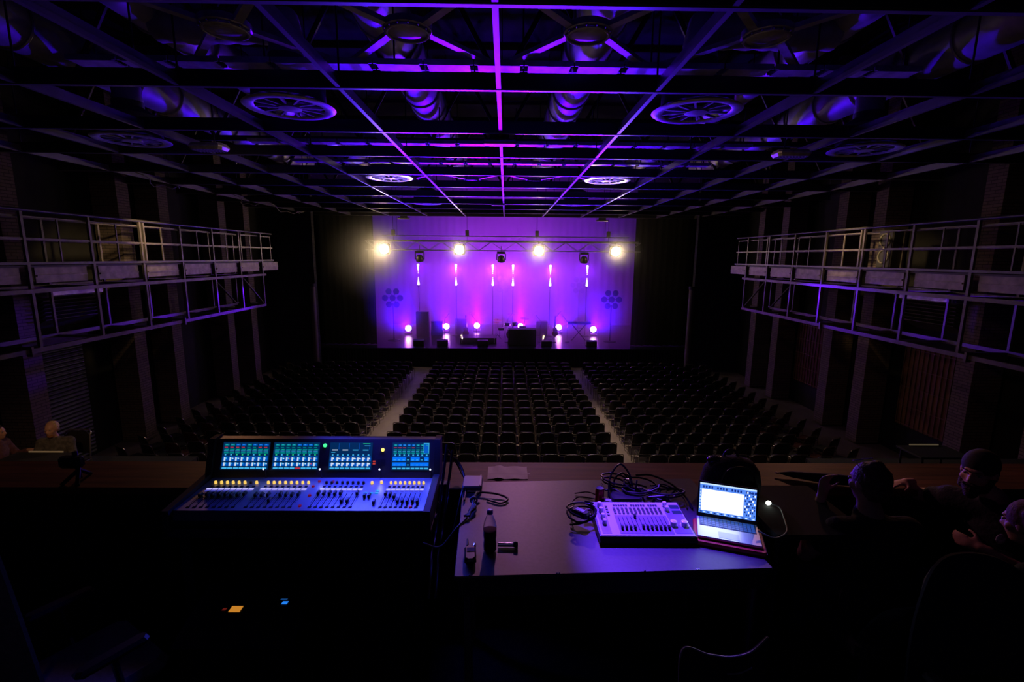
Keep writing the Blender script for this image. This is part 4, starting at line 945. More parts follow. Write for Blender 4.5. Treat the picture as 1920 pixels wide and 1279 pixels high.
for pts, lb in (([(.42, 2.70, 4.312), (.50, 2.68, 4.33), (.56, 2.62, 4.33), (.6, 2.58, 4.34)], 'thin black lead reaching left out of the heap'),
                ([(.60, 2.60, 4.33), (.63, 2.70, 4.42), (.70, 2.76, 4.47), (.75, 2.72, 4.42), (.76, 2.66, 4.34)], 'black lead arching high at the back of the heap'),
                ([(.64, 2.62, 4.33), (.66, 2.72, 4.39), (.72, 2.74, 4.42), (.76, 2.68, 4.34)], 'second black lead arching beneath the highest one'),
                ([(.80, 2.76, 4.40), (.90, 2.78, 4.39), (1.0, 2.70, 4.37), (1.05, 2.60, 4.34), (1.06, 2.52, 4.314)], 'thick black lead sweeping right towards the laptop'),
                ([(.84, 2.66, 4.34), (.95, 2.70, 4.37), (1.04, 2.62, 4.33), (1.03, 2.52, 4.312)], 'thinner black lead under the sweeping one'),
                ([(.36, 2.34, 4.318), (.37, 2.52, 4.316), (.43, 2.64, 4.318), (.52, 2.60, 4.33)], 'thin black lead curving at the left of the light desk')):
    tag(MB().tube(sag(pts), .006 if 'thick' in lb or 'arch' in lb else .004, 7).build('loose_cable', CB_, smooth=True), lb, 'cable', 'cables heaped on the table')
for (x, y, z, d, a, lb) in ((.67, 2.62, 4.33, (.11, .07, .04), .2, 'black power adaptor left in the cable heap'), (.60, 2.55, 4.328, (.10, .06, .035), -.2, 'black power adaptor just right of the red can'), (.90, 2.58, 4.326, (.10, .06, .035), .5, 'black power adaptor right in the cable heap'), (.40, 2.36, 4.375, (.10, .05, .035), -.7, 'glossy black adaptor on the left coil')):
    R = Matrix.Rotation(a, 3, 'Z'); t = thing('power_adaptor', lb, 'adaptor', (x, y, z), 'power adaptors in the heap')
    MB().bevbox((x, y, z), d, .01, R).build('case', PLAST, t); MB().box(V((x, y, z+d[2]/2+.001)), (d[0]*.5, d[1]*.5, .002), R).build('rating_plate', mat('rating_plate', (.5, .5, .55), .3), t)
for (x, y, z) in ((.73, 2.70, 4.40), (.78, 2.63, 4.38), (.46, 2.42, 4.40), (.99, 2.60, 4.35)):
    R = Matrix.Rotation(x*7, 3, 'Z'); d = R @ V((1, 0, .2)).normalized()
    t = thing('cable_connector', 'shiny metal plug in the cable heap' + {.73: ', at its top', .78: ', in its middle', .46: ', left by the coil', .99: ', at its right'}[x], 'plug', (x, y, z), 'metal plugs in the heap')
    MB().cyl(V((x, y, z)), V((x, y, z))+d*.03, .009, .009).build('shell', CHROME, t, smooth=True); MB().cyl(V((x, y, z))-d*.02, V((x, y, z)), .005, .008).build('boot', CB_, t, smooth=True)
for k in range(7):
    cx_, cy_ = .62+k*.055, 2.66-.03*(k % 3); P_ = [(cx_+rc.uniform(-.07, .07), cy_+rc.uniform(-.07, .07), 4.318+rc.uniform(0, .05)) for q in range(6)]
    tag(MB().tube(sag(P_), .005, 7).build('loose_cable', CB_, smooth=True), 'short black tangled lead in the cable heap, %s from the red can' % ['nearest', 'second', 'third', 'fourth', 'fifth', 'sixth', 'seventh'][k], 'cable', 'cables heaped on the table')
t = thing('wireless_receiver', 'black receiver box with stub antennas behind the lighting desk', 'receiver', (.68, 2.60, 4.304))
MB().bevbox((.69, 2.575, 4.335), (.17, .10, .06), .01).build('case', PLAST, t)
for a in (-1, 1): MB().cyl((.69+a*.07, 2.62, 4.36), (.69+a*.08, 2.63, 4.43), .006, .004).build('antenna', RUBBER, t)
MB().cyl((.76, 2.53, 4.345), (.76, 2.52, 4.345), .008).build('knob', CHROME, t)
t = thing('red_can', 'red drink can behind the lighting desk', 'can', (.545, 2.58, 4.304))
MB().lathe((.545, 2.58, 4.305), [(.020, 0), (.0255, .006), (.0255, .088), (.021, .098)], 24).build('body', mat('can_red', (.5, .02, .03), .3, .5), t, smooth=True)
MB().lathe((.545, 2.58, 4.403), [(.021, 0), (.0215, .003), (.018, .0025)], 24).build('lid', mat('can_lid', (.12, .10, .2), .3, .8), t, smooth=True)
t = thing('red_marker', 'thin pale roll of tape at the left of the cable heap', 'tape', (.48, 2.44, 4.31))
MB().torus((.475, 2.47, 4.318), .028, .008, (0, 0, 1)).build('roll', mat('tape_pale', (.5, .42, .25), .4), t, smooth=True)
t.name = 'tape_roll'
# ---- small things left on the table
t = thing('cola_bottle', 'half-full clear plastic cola bottle with a blue cap', 'bottle', (-.065, 2.13, 4.304))
bx, by, bz = -.068, 2.135, 4.305
gl = bpy.data.materials.new('clear_plastic'); gl.use_nodes = True; gb = gl.node_tree.nodes['Principled BSDF']; gb.inputs['Base Color'].default_value = (.9, .9, 1, 1); gb.inputs['Roughness'].default_value = .05; gb.inputs['Transmission Weight'].default_value = 1; gb.inputs['IOR'].default_value = 1.06
MB().lathe((bx, by, bz), [(.024, 0), (.031, .008), (.032, .04), (.029, .06), (.032, .08), (.032, .125), (.026, .155), (.014, .185), (.012, .195)], 28).build('bottle_wall', gl, t, smooth=True)
MB().lathe((bx, by, bz), [(.022, .003), (.029, .01), (.0298, .04), (.0272, .06), (.0298, .08), (.0298, .108)], 28).build('cola', mat('cola', (.05, .012, .004), .15), t, smooth=True)
MB().lathe((bx, by, bz), [(.0298, .1085), (.030, .112), (.002, .113)], 28).build('lit_surface', mat('cola_lit_surface', (.95, .42, .10), .5), t, smooth=True)  # amber light on the liquid's top put into its colour
MB().lathe((bx, by, bz+.193), [(.0145, 0), (.0145, .016), (.012, .018)], 20).build('cap', mat('cap_blue', (.03, .06, .5), .4), t, smooth=True)
t = thing('flashlight', 'small metallic flashlight lying beside the cola bottle', 'flashlight', (.02, 2.17, 4.315))
MB().cyl((-.03, 2.165, 4.318), (.045, 2.163, 4.318), .010).build('barrel', mat('alu_grey', (.5, .48, .52), .25, .9), t, smooth=True)
MB().lathe((.045, 2.163, 4.320), [(.011, 0), (.015, .008), (.015, .022)], 20, (1, 0, 0)).build('head', PLAST, t, smooth=True)
t = thing('radio_handset', 'black two-way radio lying left of the cola bottle', 'radio', (-.16, 2.07, 4.31))
RR = Matrix.Rotation(.08, 3, 'Z')
MB().bevbox((-.158, 2.07, 4.325), (.055, .12, .035), .012, RR).build('body', PLAST, t)
MB().box((-.156, 2.085, 4.344), (.036, .03, .002), RR).build('display', mat('radio_lcd', (.25, .25, .4), .1, .5), t); MB().cyl((-.175, 2.135, 4.33), (-.18, 2.19, 4.33), .006, .004).build('antenna', RUBBER, t, smooth=True)
MB().cyl((-.143, 2.13, 4.33), (-.142, 2.148, 4.33), .008).build('knob', CHROME, t, smooth=True)
t = thing('grey_box', 'flat grey device box on the table corner near the console', 'box', (-.20, 2.80, 4.305))
MB().bevbox((-.195, 2.80, 4.325), (.12, .15, .035), .008).build('case', mat('box_grey', (.30, .27, .33), .45), t); MB().box((-.148, 2.80, 4.346), (.006, .14, .004)).build('seam', WHITE, t)
t = thing('cable_bundle', 'black tied cable bundle in front of the grey box', 'cable', (-.19, 2.5, 4.31))
mb = MB(); 
for k in range(4): mb.tube(sag([(-.16+k*.006, 2.66, 4.34), (-.17-k*.006, 2.58, 4.345-k*.004), (-.18+k*.007, 2.5, 4.33), (-.19-k*.008, 2.42, 4.322)]), .007, 7)
mb.build('strands', CB_, t, smooth=True); MB().torus((-.174, 2.57, 4.336), .018, .006, (.1, 1, 0)).build('tie', WHITE, t, smooth=True)
tag(MB().tube(sag([(-.22, 2.70, 4.32), (-.10, 2.68, 4.325), (-.02, 2.66, 4.32), (.02, 2.62, 4.316), (-.02, 2.58, 4.313), (-.10, 2.62, 4.312)]), .006, 7).build('cable', CB_, smooth=True), 'black lead looping right from under the grey box', 'cable')
t = thing('paper_sheet', 'creased pale paper sheet lying on the ledge', 'paper', (.02, 3.06, 4.27))
mb = MB(); N = 12; vs = []
for j in range(7):
    for i in range(N+1): u, v = i/N, j/6; vs.append(V((-.112+.265*u, 2.965+.19*v, 4.274+.004*sin(7*u+3*v)**2+.006*(abs(u-.3) < .05))))
nv = len(vs); vs += [v-V((0, 0, .001)) for v in vs]; fs = [(j*(N+1)+i, j*(N+1)+i+1, (j+1)*(N+1)+i+1, (j+1)*(N+1)+i) for j in range(6) for i in range(N)]
mb._add(vs, fs + [tuple(reversed([k+nv for k in f])) for f in fs]); mb.build('sheet', PAPER, t, smooth=True)
MB().box((.03, 2.942, 4.322), (.27, .012, .001)).build('lower_sheet', PAPER, t)
t = thing('folded_umbrella', 'dark folded umbrella with a shiny tip on the right of the ledge', 'umbrella', (1.98, 2.95, 4.27))
MB().tube([(1.84, 3.02, 4.295), (1.9, 2.99, 4.30), (2.1, 2.90, 4.31), (2.32, 2.86, 4.31)], [.006, .02, .035, .03], 12).build('canopy', CLOTH, t, smooth=True)
MB().cyl((1.815, 3.03, 4.293), (1.84, 3.02, 4.295), .006, .007).build('tip', mat('brass', (.9, .75, .45), .2, 1.), t, smooth=True)
t = thing('clip_stand', 'small dark clamp stand on the left part of the ledge', 'stand', (-2.72, 2.98, 4.27))
MB().cyl((-2.72, 2.95, 4.28), (-2.73, 2.95, 4.46), .014).build('post', PLAST, t, smooth=True); MB().bevbox((-2.74, 2.93, 4.40), (.14, .06, .07), .015).build('clamp', PLAST, t)
mb = MB(); mb.cyl((-2.72, 2.95, 4.34), (-2.76, 2.86, 4.275), .012, seg=8); mb.cyl((-2.72, 2.95, 4.34), (-2.66, 2.86, 4.275), .012, seg=8); mb.cyl((-2.72, 2.95, 4.34), (-2.72, 3.03, 4.275), .012, seg=8); mb.build('feet', BLACKM, t)

# ================================================================== OFFICE CHAIRS IN THE BOOTH
def office_chair(x, y, rz, lb, arms=True, z0=3.35, top=1.0, wd=.46, m=None):
    m = m or FABRIC
    t = thing('office_chair', lb, 'chair', (0, 0, 0), 'swivel chairs in the booth')
    mb = MB(); nx, nz = 10, 8; fr, bk = [], []
    for j in range(nz+1):
        for i in range(nx+1):
            u = i/nx*2-1; v = j/nz; ww = wd/2*(1-.28*v**2.5); z = .55+(top-.55)*v-.06*abs(u)**3*v; yy = -.22-.06*v+.06*u*u; th_ = .03*(1-.8*max(abs(u)**6, abs(2*v-1)**8))
            fr.append(V((u*ww, yy+th_, z))); bk.append(V((u*ww, yy-th_, z)))
    n = (nx+1)*(nz+1); fs = []
    for j in range(nz):
        for i in range(nx): a = j*(nx+1)+i; b = a+nx+1; fs += [(a, b, b+1, a+1), (n+a, n+a+1, n+b+1, n+b)]
    e = [i for i in range(nx+1)] + [(j+1)*(nx+1)+nx for j in range(nz)] + [nz*(nx+1)+nx-1-i for i in range(nx)] + [(nz-1-j)*(nx+1) for j in range(nz-1)]
    for k in range(len(e)): a, b = e[k], e[(k+1) % len(e)]; fs.append((a, b, n+b, n+a))
    mb._add(fr+bk, fs); mb.build('backrest', m, t, smooth=True)
    MB().bevbox((0, .03, .46), (.48, .46, .08), .035).build('seat', m, t)
    MB().cyl((0, 0, .1), (0, 0, .43), .03).build('gas_column', CHROME, t); MB().box((0, -.24, .50), (.08, .05, .22)).build('back_bracket', PLAST, t)
    for k in range(5):
        a = k*2*pi/5+.3; lg = MB().tube([(0, 0, .11), (.28*cos(a), .28*sin(a), .065)], [.025, .016], 8).build('base_leg', PLAST, t); MB().lathe((.28*cos(a), .28*sin(a), .03), [(.03, -.012), (.03, .012)], 14, (-sin(a), cos(a), 0)).build('castor', RUBBER, lg)
    if arms:
        for a in (-1, 1):
            ar = MB().tube([(a*.25, .05, .46), (a*.29, .05, .5), (a*.29, .03, .68)], .014, 8).build('arm_post', PLAST, t); MB().bevbox((a*.29, .03, .69), (.06, .26, .035), .015).build('armrest', PLAST, ar)
    t.location = (x, y, z0); t.rotation_euler = (0, 0, rz); return t
office_chair(-1.90, 1.93, radians(-32), 'grey swivel chair at the lower left edge of the view', top=1.34, m=mat('chair_grey', (.16, .15, .17), .85, noise=.2, nscale=60))
office_chair(2.02, 1.62, radians(184), 'large dark swivel chair back at the lower right', top=1.10, wd=.60, m=mat('chair_navy', (.02, .02, .035), .8))
office_chair(1.92, 2.22, radians(5), 'swivel chair under the person with glasses on the head', arms=False, top=.80, m=CLOTH)
office_chair(2.85, 2.42, radians(75), 'swivel chair under the bearded man', arms=False, top=.85, m=CLOTH)
office_chair(2.64, 1.92, radians(10), 'swivel chair under the person at the right edge', arms=False, top=.8, m=CLOTH)
# chair with pale piping bottom centre
t = thing('shell_chair', 'dark shell chair whose pale rim shows low at the bottom right', 'chair', (.78, 1.45, 3.35))
rim = sag([(.60, 1.42, 4.22), (.635, 1.5, 4.335), (.73, 1.5, 4.315), (.81, 1.5, 4.305), (.88, 1.5, 4.325), (.935, 1.5, 4.385)])
MB().tube(rim[6:], .0035, 8).build('rim', mat('pale_piping', (.25, .24, .26), .4), t, smooth=True)
mb = MB(); n = len(rim); vs = [p-V((0, 0, .004)) for p in rim] + [V((p.x*.9+.078, p.y-.05, 3.85)) for p in rim] + [p+V((0, .012, -.004)) for p in rim] + [V((p.x*.9+.078, p.y-.035, 3.85)) for p in rim]
fs = [(i, i+1, n+i+1, n+i) for i in range(n-1)] + [(2*n+i, 3*n+i, 3*n+i+1, 2*n+i+1) for i in range(n-1)] + [(i, 2*n+i, 2*n+i+1, i+1) for i in range(n-1)] + [(n+i, n+i+1, 3*n+i+1, 3*n+i) for i in range(n-1)]
mb._add(vs, fs); mb.build('shell', BLACKM, t, smooth=True)
MB().bevbox((.77, 1.65, 3.83), (.36, .4, .05), .02).build('seat', BLACKM, t)
for a in (-1, 1):
    for b in (-1, 1): MB().cyl((.77+a*.15, 1.64+b*.16, 3.81), (.77+a*.19, 1.64+b*.2, 3.35), .012, seg=8).build('leg', BLACKP, t)
MB().tube(sag([(.785, 1.47, 4.265), (.83, 1.47, 4.268), (.872, 1.47, 4.29)]), .003, 6).build('stitching', mat('pale_piping', (.25, .24, .26), .4), t, smooth=True)

# ================================================================== PEOPLE
def remesh(o, vs=.011, it=4):
    r = o.modifiers.new('surface', 'REMESH'); r.mode = 'VOXEL'; r.voxel_size = vs; r.use_smooth_shade = True
    s = o.modifiers.new('soften', 'SMOOTH'); s.iterations = it; s.factor = .5; return o
def hand(mb, wrist, d, side, palm_n, curlv=.5, sc_=1.):
    # wrist point, direction d of the fingers, side = direction from little finger to thumb, palm_n = palm normal
    w, d, sd_, pn = V(wrist), V(d).normalized(), V(side).normalized(), V(palm_n).normalized()
    R = Matrix((sd_, d, sd_.cross(d))).transposed()
    mb.ell(w+d*.045, (.038*sc_, .052*sc_, .016*sc_), R); mb.cap(w-d*.02, w+d*.02, .026, .028)
    for k, (o_, L) in enumerate(((.030, .072), (.010, .080), (-.010, .075), (-.029, .060))):
        p = w+d*.082+sd_*o_; a = p; seg = [L*.45, L*.32, L*.26]; ang = .15
        for q, s_ in enumerate(seg):
            ang += curlv*(.5 if q == 0 else .8); dd = d*cos(ang)+pn*sin(ang); b = a+dd*s_; mb.cap(a, b, .0088-.0008*q, .0080-.0008*q); a = b
    a = w+d*.03+sd_*.032; dd = (sd_*.75+d*.6+pn*.3).normalized(); b = a+dd*.038; mb.cap(a, b, .011, .010); c = b+(d*.85+sd_*.2+pn*.4).normalized()*.03; mb.cap(b, c, .0095, .008)
def head(mb, c, f, sc_=1., tilt=V((0, 0, 1))):
    c = V(c); f = V(f).normalized(); r_ = f.cross(tilt).normalized(); u_ = r_.cross(f); R = Matrix((r_, f, u_)).transposed(); L = lambda x, y, z: c+R @ V((x, y, z))*sc_
    mb.ell(L(0, -.012, .025), V((.074, .094, .092))*sc_, R); mb.ell(L(0, .02, -.035), V((.056, .068, .078))*sc_, R); mb.ell(L(0, .055, -.088), V((.028, .028, .022))*sc_, R)
    mb.cap(L(0, .084, .012), L(0, .105, -.025), .009*sc_, .014*sc_); mb.ell(L(0, .092, -.033), V((.019, .013, .010))*sc_, R)
    mb.ell(L(0, .078, .028), V((.05, .016, .010))*sc_, R); mb.ell(L(0, .081, -.058), V((.024, .012, .007))*sc_, R); mb.ell(L(0, .079, -.068), V((.020, .012, .007))*sc_, R)
    for a in (-1, 1): mb.ell(L(a*.076, -.005, -.005), V((.010, .020, .031))*sc_, R); mb.ell(L(a*.044, .055, -.022), V((.022, .022, .02))*sc_, R)
    return R, L
def eyes(L, R, body, sc_=1.):
    mb = MB()
    for a in (-1, 1): mb.ell(L(a*.031, .079, .008), V((.013, .010, .008))*sc_, R, m=0); mb.ell(L(a*.031, .086, .008), V((.006, .005, .006))*sc_, R, m=1)
    mb.build('eyes', [EYE, IRIS], body, smooth=True)
def torso(mb, hip, chest, neck, shl, shr, k=1., d=.0):
    hip, chest, neck, shl, shr = map(V, (hip, chest, neck, shl, shr)); ax = (shr-shl).normalized(); u_ = (neck-hip).normalized(); f = u_.cross(ax); R = Matrix((ax, f, ax.cross(f))).transposed()
    mb.ell(hip, V((.165, .125, .13))*k+V((d, d, d)), R); mb.ell(hip.lerp(chest, .5), V((.145, .105, .17))*k+V((d, d, d)), R); mb.ell(chest, V((.17, .115, .17))*k+V((d, d, d)), R)
    mb.cap(shl, shr, .062*k+d, .062*k+d); mb.cap(chest.lerp(neck, .4), neck, .085*k+d, .06*k+d)
def person(lb, J, face, hairfn, shirt_m, sleeve='short', k=1., hands=True, pants=True, tilt=V((0, 0, 1)), vs=.011, hscale=1.):
    t = None; b = MB(); torso(b, J['hip'], J['chest'], J['neck'], J['shl'], J['shr'], k)
    b.cap(J['neck'], V(J['head'])-V((0, 0, .06)), .055, .052)
    R, L = head(b, J['head'], face, hscale, tilt)
    for s in 'lr':
        b.cap(J['sh'+s], J['el'+s], .050*k, .040*k); b.cap(J['el'+s], J['wr'+s], .039*k, .026*k)
        if 'hd'+s in J: hand(b, *J['hd'+s])
        b.cap(V(J['hip'])+V(J['kn'+s]).__sub__(V(J['hip'])).normalized()*.08, J['kn'+s], .085*k, .058*k); b.cap(J['kn'+s], J['an'+s], .055*k, .038*k)
        ff = J.get('foot', V((0, 1, 0))); b.ell(V(J['an'+s])+V(ff)*.07+V((0, 0, -.045)), (.05, .11, .04) if abs(V(ff).y) > .5 else (.11, .05, .04))
    body = b.build('person', SKIN, smooth=True); remesh(body, vs, 3)
    tag(body, lb, 'person')
    c = MB(); torso(c, J['hip'], J['chest'], V(J['neck'])-V((0, 0, .035)), J['shl'], J['shr'], k, .012)
    for s in 'lr':
        end = V(J['el'+s]) if sleeve == 'long' else V(J['sh'+s]).lerp(V(J['el'+s]), .5)
        c.cap(J['sh'+s], end, .063*k, .056*k if sleeve == 'short' else .054*k)
        if sleeve == 'long': c.cap(J['el'+s], V(J['el'+s]).lerp(V(J['wr'+s]), .85), .053*k, .04*k)
    o = c.build('shirt', shirt_m, body, smooth=True); remesh(o, .014, 3)
    if pants:
        c = MB()
        for s in 'lr': c.cap(V(J['hip'])+(V(J['kn'+s])-V(J['hip'])).normalized()*.06, J['kn'+s], .10*k, .072*k); c.cap(J['kn'+s], V(J['kn'+s]).lerp(V(J['an'+s]), .95), .068*k, .055*k)
        o = c.build('trousers', DENIM, body, smooth=True); remesh(o, .016, 3)
        c = MB(); ff = J.get('foot', V((0, 1, 0)))
        for s in 'lr': c.ell(V(J['an'+s])+V(ff)*.07+V((0, 0, -.045)), (.058, .125, .05) if abs(V(ff).y) > .5 else (.125, .058, .05)); c.cap(V(J['an'+s])+V((0, 0, -.03)), V(J['an'+s])+V((0, 0, .02)), .05, .05)
        remesh(c.build('shoes', PLAST, body, smooth=True), .014, 2)
    hairfn(body, R, L); return body
# P1: seen from behind, hair in a bun, glasses pushed up
def hair1(body, R, L):
    c = MB(); c.ell(L(0, -.022, .03), (.084, .094, .092), R); c.ell(L(0, -.045, -.02), (.072, .066, .07), R); c.ell(L(0, -.045, .105), (.036, .036, .030), R)
    for k in range(9): a = -1.2+k*.3; c.cap(L(.078*sin(a), -.03-.055*cos(a), .06), L(.066*sin(a), -.035-.05*cos(a), -.07), .014, .007)
    remesh(c.build('hair', HAIRB, body, smooth=True), .007, 1)
    g_ = MB()
    for a in (-1, 1): g_.torus(L(a*.032, .035, .118), .024, .0028, R @ V((0, .35, 1)), 20, 6); g_.cyl(L(a*.055, .035, .118), L(a*.074, -.03, .07), .0022, seg=6)
    g_.cyl(L(-.009, .037, .12), L(.009, .037, .12), .0025, seg=6); g_.build('glasses', mat('clear_frames', (.85, .8, .95), .1, .3), body, smooth=True)
    eyes(L, R, body)
P1 = {'hip': (1.93, 2.22, 3.92), 'chest': (1.93, 2.30, 4.20), 'neck': (1.95, 2.38, 4.39), 'head': (1.96, 2.42, 4.52), 'shl': (1.76, 2.32, 4.30), 'shr': (2.12, 2.32, 4.30),
      'ell': (1.68, 2.45, 4.08), 'wrl': (1.84, 2.60, 4.35), 'elr': (2.2, 2.5, 4.05), 'wrr': (2.14, 2.66, 3.98), 'knl': (1.83, 2.62, 3.83), 'knr': (2.05, 2.62, 3.83), 'anl': (1.83, 2.66, 3.44), 'anr': (2.05, 2.66, 3.44),
      'hdl': ((1.845, 2.60, 4.365), (.02, -.02, 1), (1, .1, 0), (.3, -.8, 0), .55, 1.), 'hdr': ((2.14, 2.67, 3.98), (-.2, .9, -.1), (-1, 0, 0), (0, 0, -1), .4, 1.)}
person('person seen from behind with brown bun and glasses on top of the head', P1, (-.25, 1, -.12), hair1, CLOTH, k=1.02)
# P2: bearded man in cap, arm on the ledge
def hair2(body, R, L):
    c = MB(); c.ell(L(0, .045, -.078), (.052, .055, .045), R); c.ell(L(0, .065, -.105), (.036, .034, .04), R)
    for a in (-1, 1): c.cap(L(a*.066, .0, -.02), L(a*.05, .045, -.08), .016, .022)
    c.cap(L(-.03, .095, -.05), L(.03, .095, -.05), .008, .008); remesh(c.build('beard', BEARD, body, smooth=True), .006, 1)
    c = MB(); c.ell(L(0, -.016, .045), (.084, .102, .088), R); c.ell(L(0, -.03, .0), (.079, .075, .06), R); remesh(c.build('cap', mat('cap_black', (.01, .01, .012), .85), body, smooth=True), .007, 1)
    eyes(L, R, body)
    c = MB()
    for a in (-1, 1): c.cap(L(a*.018, .093, .026), L(a*.046, .082, .03), .004, .003)
    c.build('eyebrows', BEARD, body, smooth=True)
P2 = {'hip': (2.90, 2.40, 3.93), 'chest': (2.86, 2.50, 4.18), 'neck': (2.80, 2.56, 4.37), 'head': (2.74, 2.60, 4.50), 'shl': (2.72, 2.72, 4.28), 'shr': (2.90, 2.36, 4.29),
      'ell': (2.66, 2.88, 4.22), 'wrl': (2.58, 2.87, 4.30), 'elr': (2.78, 2.18, 4.08), 'wrr': (2.60, 2.36, 4.16), 'knl': (2.5, 2.55, 3.84), 'knr': (2.52, 2.32, 3.84), 'anl': (2.48, 2.6, 3.44), 'anr': (2.48, 2.3, 3.44), 'foot': V((-1, 0, 0)),
      'hdl': ((2.585, 2.87, 4.305), (-1, -.05, -.05), (0, -1, .1), (0, 0, -1), .35, 1.), 'hdr': ((2.60, 2.36, 4.165), (-.6, .75, .1), (.3, .3, .9), (.6, .5, -.2), .5, 1.)}
p2 = person('bearded man in a black cap and T-shirt leaning one arm on the ledge', P2, (-.88, -.42, -.06), hair2, CLOTH, k=1.05, vs=.009)
MB().ell((2.742, 2.42, 4.19), (.028, .010, .03)).build('shirt_print', mat('print_grey', (.4, .38, .5), .7, noise=.8, nscale=60), p2, smooth=True)
# P3: right edge, reddish hair
def hair3(body, R, L):
    c = MB(); c.ell(L(0, -.02, .03), (.088, .100, .092), R); c.ell(L(0, -.05, -.05), (.075, .06, .10), R)
    for k in range(11): a = -1.5+k*.3; c.cap(L(.082*sin(a), -.03-.062*cos(a), .07), L(.080*sin(a), -.04-.06*cos(a), -.13), .016, .009)
    remesh(c.build('hair', mat('auburn_hair', (.13, .045, .03), .8, noise=.5, nscale=50, bump=.3), body, smooth=True), .007, 1); eyes(L, R, body)
P3 = {k_: tuple(V(v_)+V((.29, .28, -.05))) for k_, v_ in {'hip': (2.33, 1.60, 3.97), 'chest': (2.34, 1.68, 4.19), 'neck': (2.34, 1.78, 4.38), 'head': (2.27, 1.87, 4.49), 'shl': (2.16, 1.72, 4.30), 'shr': (2.52, 1.72, 4.30), 'ell': (2.14, 1.9, 4.11), 'wrl': (2.22, 2.1, 4.05), 'elr': (2.58, 1.9, 4.11), 'wrr': (2.48, 2.1, 4.05),
      'knl': (2.22, 2.02, 3.89), 'knr': (2.44, 2.02, 3.89), 'anl': (2.22, 2.06, 3.49), 'anr': (2.44, 2.06, 3.49)}.items()}
P3['hdl'] = (P3['wrl'], (.2, 1, -.2), (1, 0, 0), (0, 0, -1), .4, 1.); P3['hdr'] = (P3['wrr'], (-.2, 1, -.2), (-1, 0, 0), (0, 0, -1), .4, 1.)
person('auburn-haired person cut off by the right edge of the view', P3, (-.3, 1, -.2), hair3, CLOTH, sleeve='long')
# left side platform, table and two people; matching right platform and table
for s, sd in ((-1, 'left'), (1, 'right')):
    t = thing('side_platform', 'low dark platform beside the balcony on the %s' % sd, 'platform', (s*8.4, 6.0, 0), 'side platforms')
    MB().box((s*8.5, 6.0, 1.0), (5.6, 5.2, 2.0)).build('deck', mat('platform_dark', (.03, .035, .03), .9), t)
    MB().box((s*8.5, 8.57, 1.92), (5.6, .03, .14)).build('nosing', BLACKP, t)
for (x, y, L_, lb, sd) in ((-6.9, 6.75, .85, 'lit-edged table between the two people at the far left', 0), (6.75, 7.15, .8, 'lit-edged bench table beyond the bearded man', 1)):
    t = thing('bench_table', lb, 'table', (x, y, 2.0), 'lit-edged tables beside the balcony')
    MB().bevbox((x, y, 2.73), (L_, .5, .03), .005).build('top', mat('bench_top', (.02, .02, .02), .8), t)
    MB().box((x+(.06 if sd else .0), y+.25, 2.755), (L_*.6, .012, .018)).build('lit_edge', mat('edge_light_paint', (.75, .62, .38), .4, emit=(.6, .45, .25), es=.10), t)  # light along the table edge put into a pale, faintly glowing strip
    for a in (-1, 1):
        for b in (-1, 1): MB().cyl((x+a*L_*.42, y+b*.2, 2.0), (x+a*L_*.42, y+b*.2, 2.72), .016, seg=8).build('leg', BLACKP, t)
def hairb(body, R, L):
    c = MB(); c.ell(L(0, -.028, .035), (.080, .086, .085), R); c.ell(L(0, -.055, -.02), (.066, .045, .06), R); remesh(c.build('hair', HAIRF, body, smooth=True), .008, 1)
    c = MB(); c.ell(L(0, .045, -.085), (.045, .045, .045), R); remesh(c.build('beard', mat('ginger_beard', (.30, .12, .04), .8, bump=.6, noise=.4, nscale=50), body, smooth=True), .008, 1); eyes(L, R, body)
def hairk(body, R, L):
    c = MB(); c.ell(L(0, -.02, .04), (.084, .094, .085), R); c.ell(L(0, -.05, -.02), (.07, .05, .08), R); remesh(c.build('hair', BEARD, body, smooth=True), .008, 1); eyes(L, R, body)
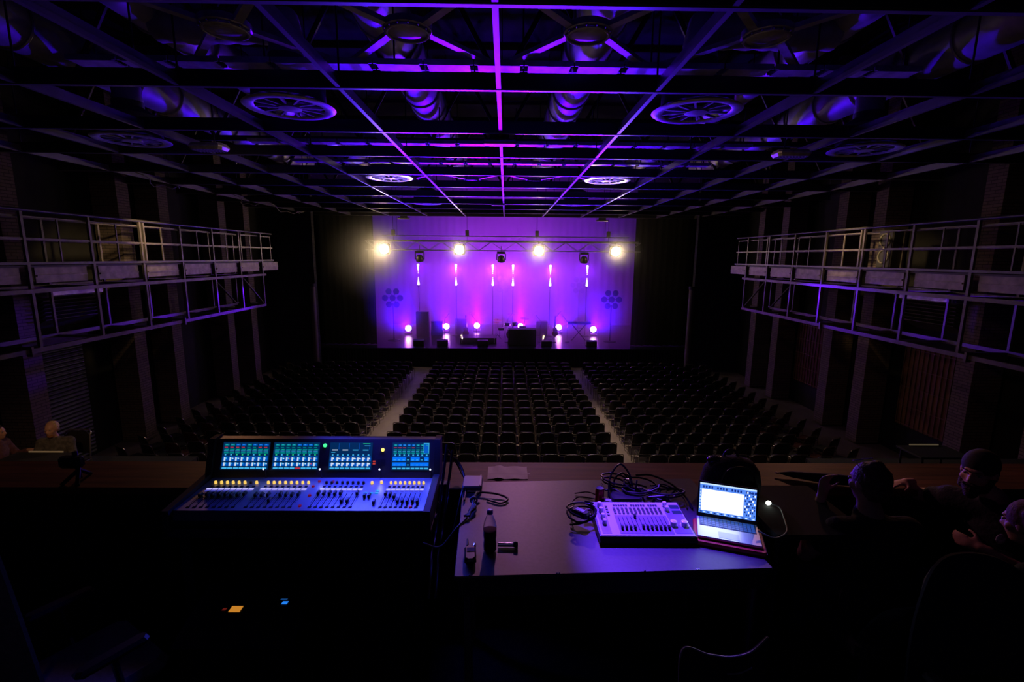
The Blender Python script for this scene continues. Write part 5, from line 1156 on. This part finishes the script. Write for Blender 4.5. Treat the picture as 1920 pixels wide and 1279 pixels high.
def seatp(x, y, z, fx, fy, lean=0):
    f = V((fx, fy, 0)).normalized(); r_ = V((f.y, -f.x, 0)); B = V((x, y, z)); P = lambda a, b, c: tuple(B+r_*a+f*b+V((0, 0, c)))
    return {'hip': P(0, 0, .50), 'chest': P(0, .02, .80), 'neck': P(0, .05, 1.02), 'head': P(0, .08, 1.15), 'shl': P(-.18, .03, .93), 'shr': P(.18, .03, .93), 'ell': P(-.25, .12, .70), 'wrl': P(-.16, .34, .79), 'elr': P(.25, .12, .70), 'wrr': P(.16, .34, .79),
            'knl': P(-.11, .42, .50), 'knr': P(.11, .42, .50), 'anl': P(-.11, .46, .09), 'anr': P(.11, .46, .09), 'foot': V((0, 1 if fy > 0 else -1, 0)),
            'hdl': (P(-.16, .34, .79), tuple(f), tuple(r_), (0, 0, -1), .35, 1.), 'hdr': (P(.16, .34, .79), tuple(f), tuple(-r_), (0, 0, -1), .35, 1.)}
J = seatp(-6.95, 7.25, 1.9, .25, -1); 
person('fair-haired man in a dark jacket seated facing the camera, far left', J, (.15, -1, -.1), hairb, CLOTHG, sleeve='long', vs=.014)
J = seatp(-7.62, 6.95, 1.92, .85, .2); J['foot'] = V((0, 1, 0))
person('dark-haired person in profile at the left edge of the view', J, (.95, .25, 0), hairk, mat('plum_cloth', (.12, .05, .06), .9, noise=.3, nscale=30), sleeve='long', vs=.014)
for (x, y, rz, lb) in ((-6.95, 7.35, pi, 'chair under the fair-haired man at the far left'), (-7.7, 6.95, -pi/2, 'chair under the person at the left edge')):
    t = thing('audience_chair', lb, 'chair', (x, y, 2.0), 'chairs on the left platform'); t.rotation_euler = (0, 0, rz)
    for nm_, me in (('backrest', backm), ('seat', seatm), ('frame', framem), ('leg', legs[0]), ('leg', legs[1]), ('leg', legs[2]), ('leg', legs[3])):
        o = bpy.data.objects.new(nm_, me); col.objects.link(o); o.parent = t
light('SPOT', (-5.2, 4.6, 4.9), 60, (1., .55, .25), (-7.0, 7.2, 3.0), 45, 1., .05, 'face_fill')  # added warm fill on the seated man's head, no real lamp
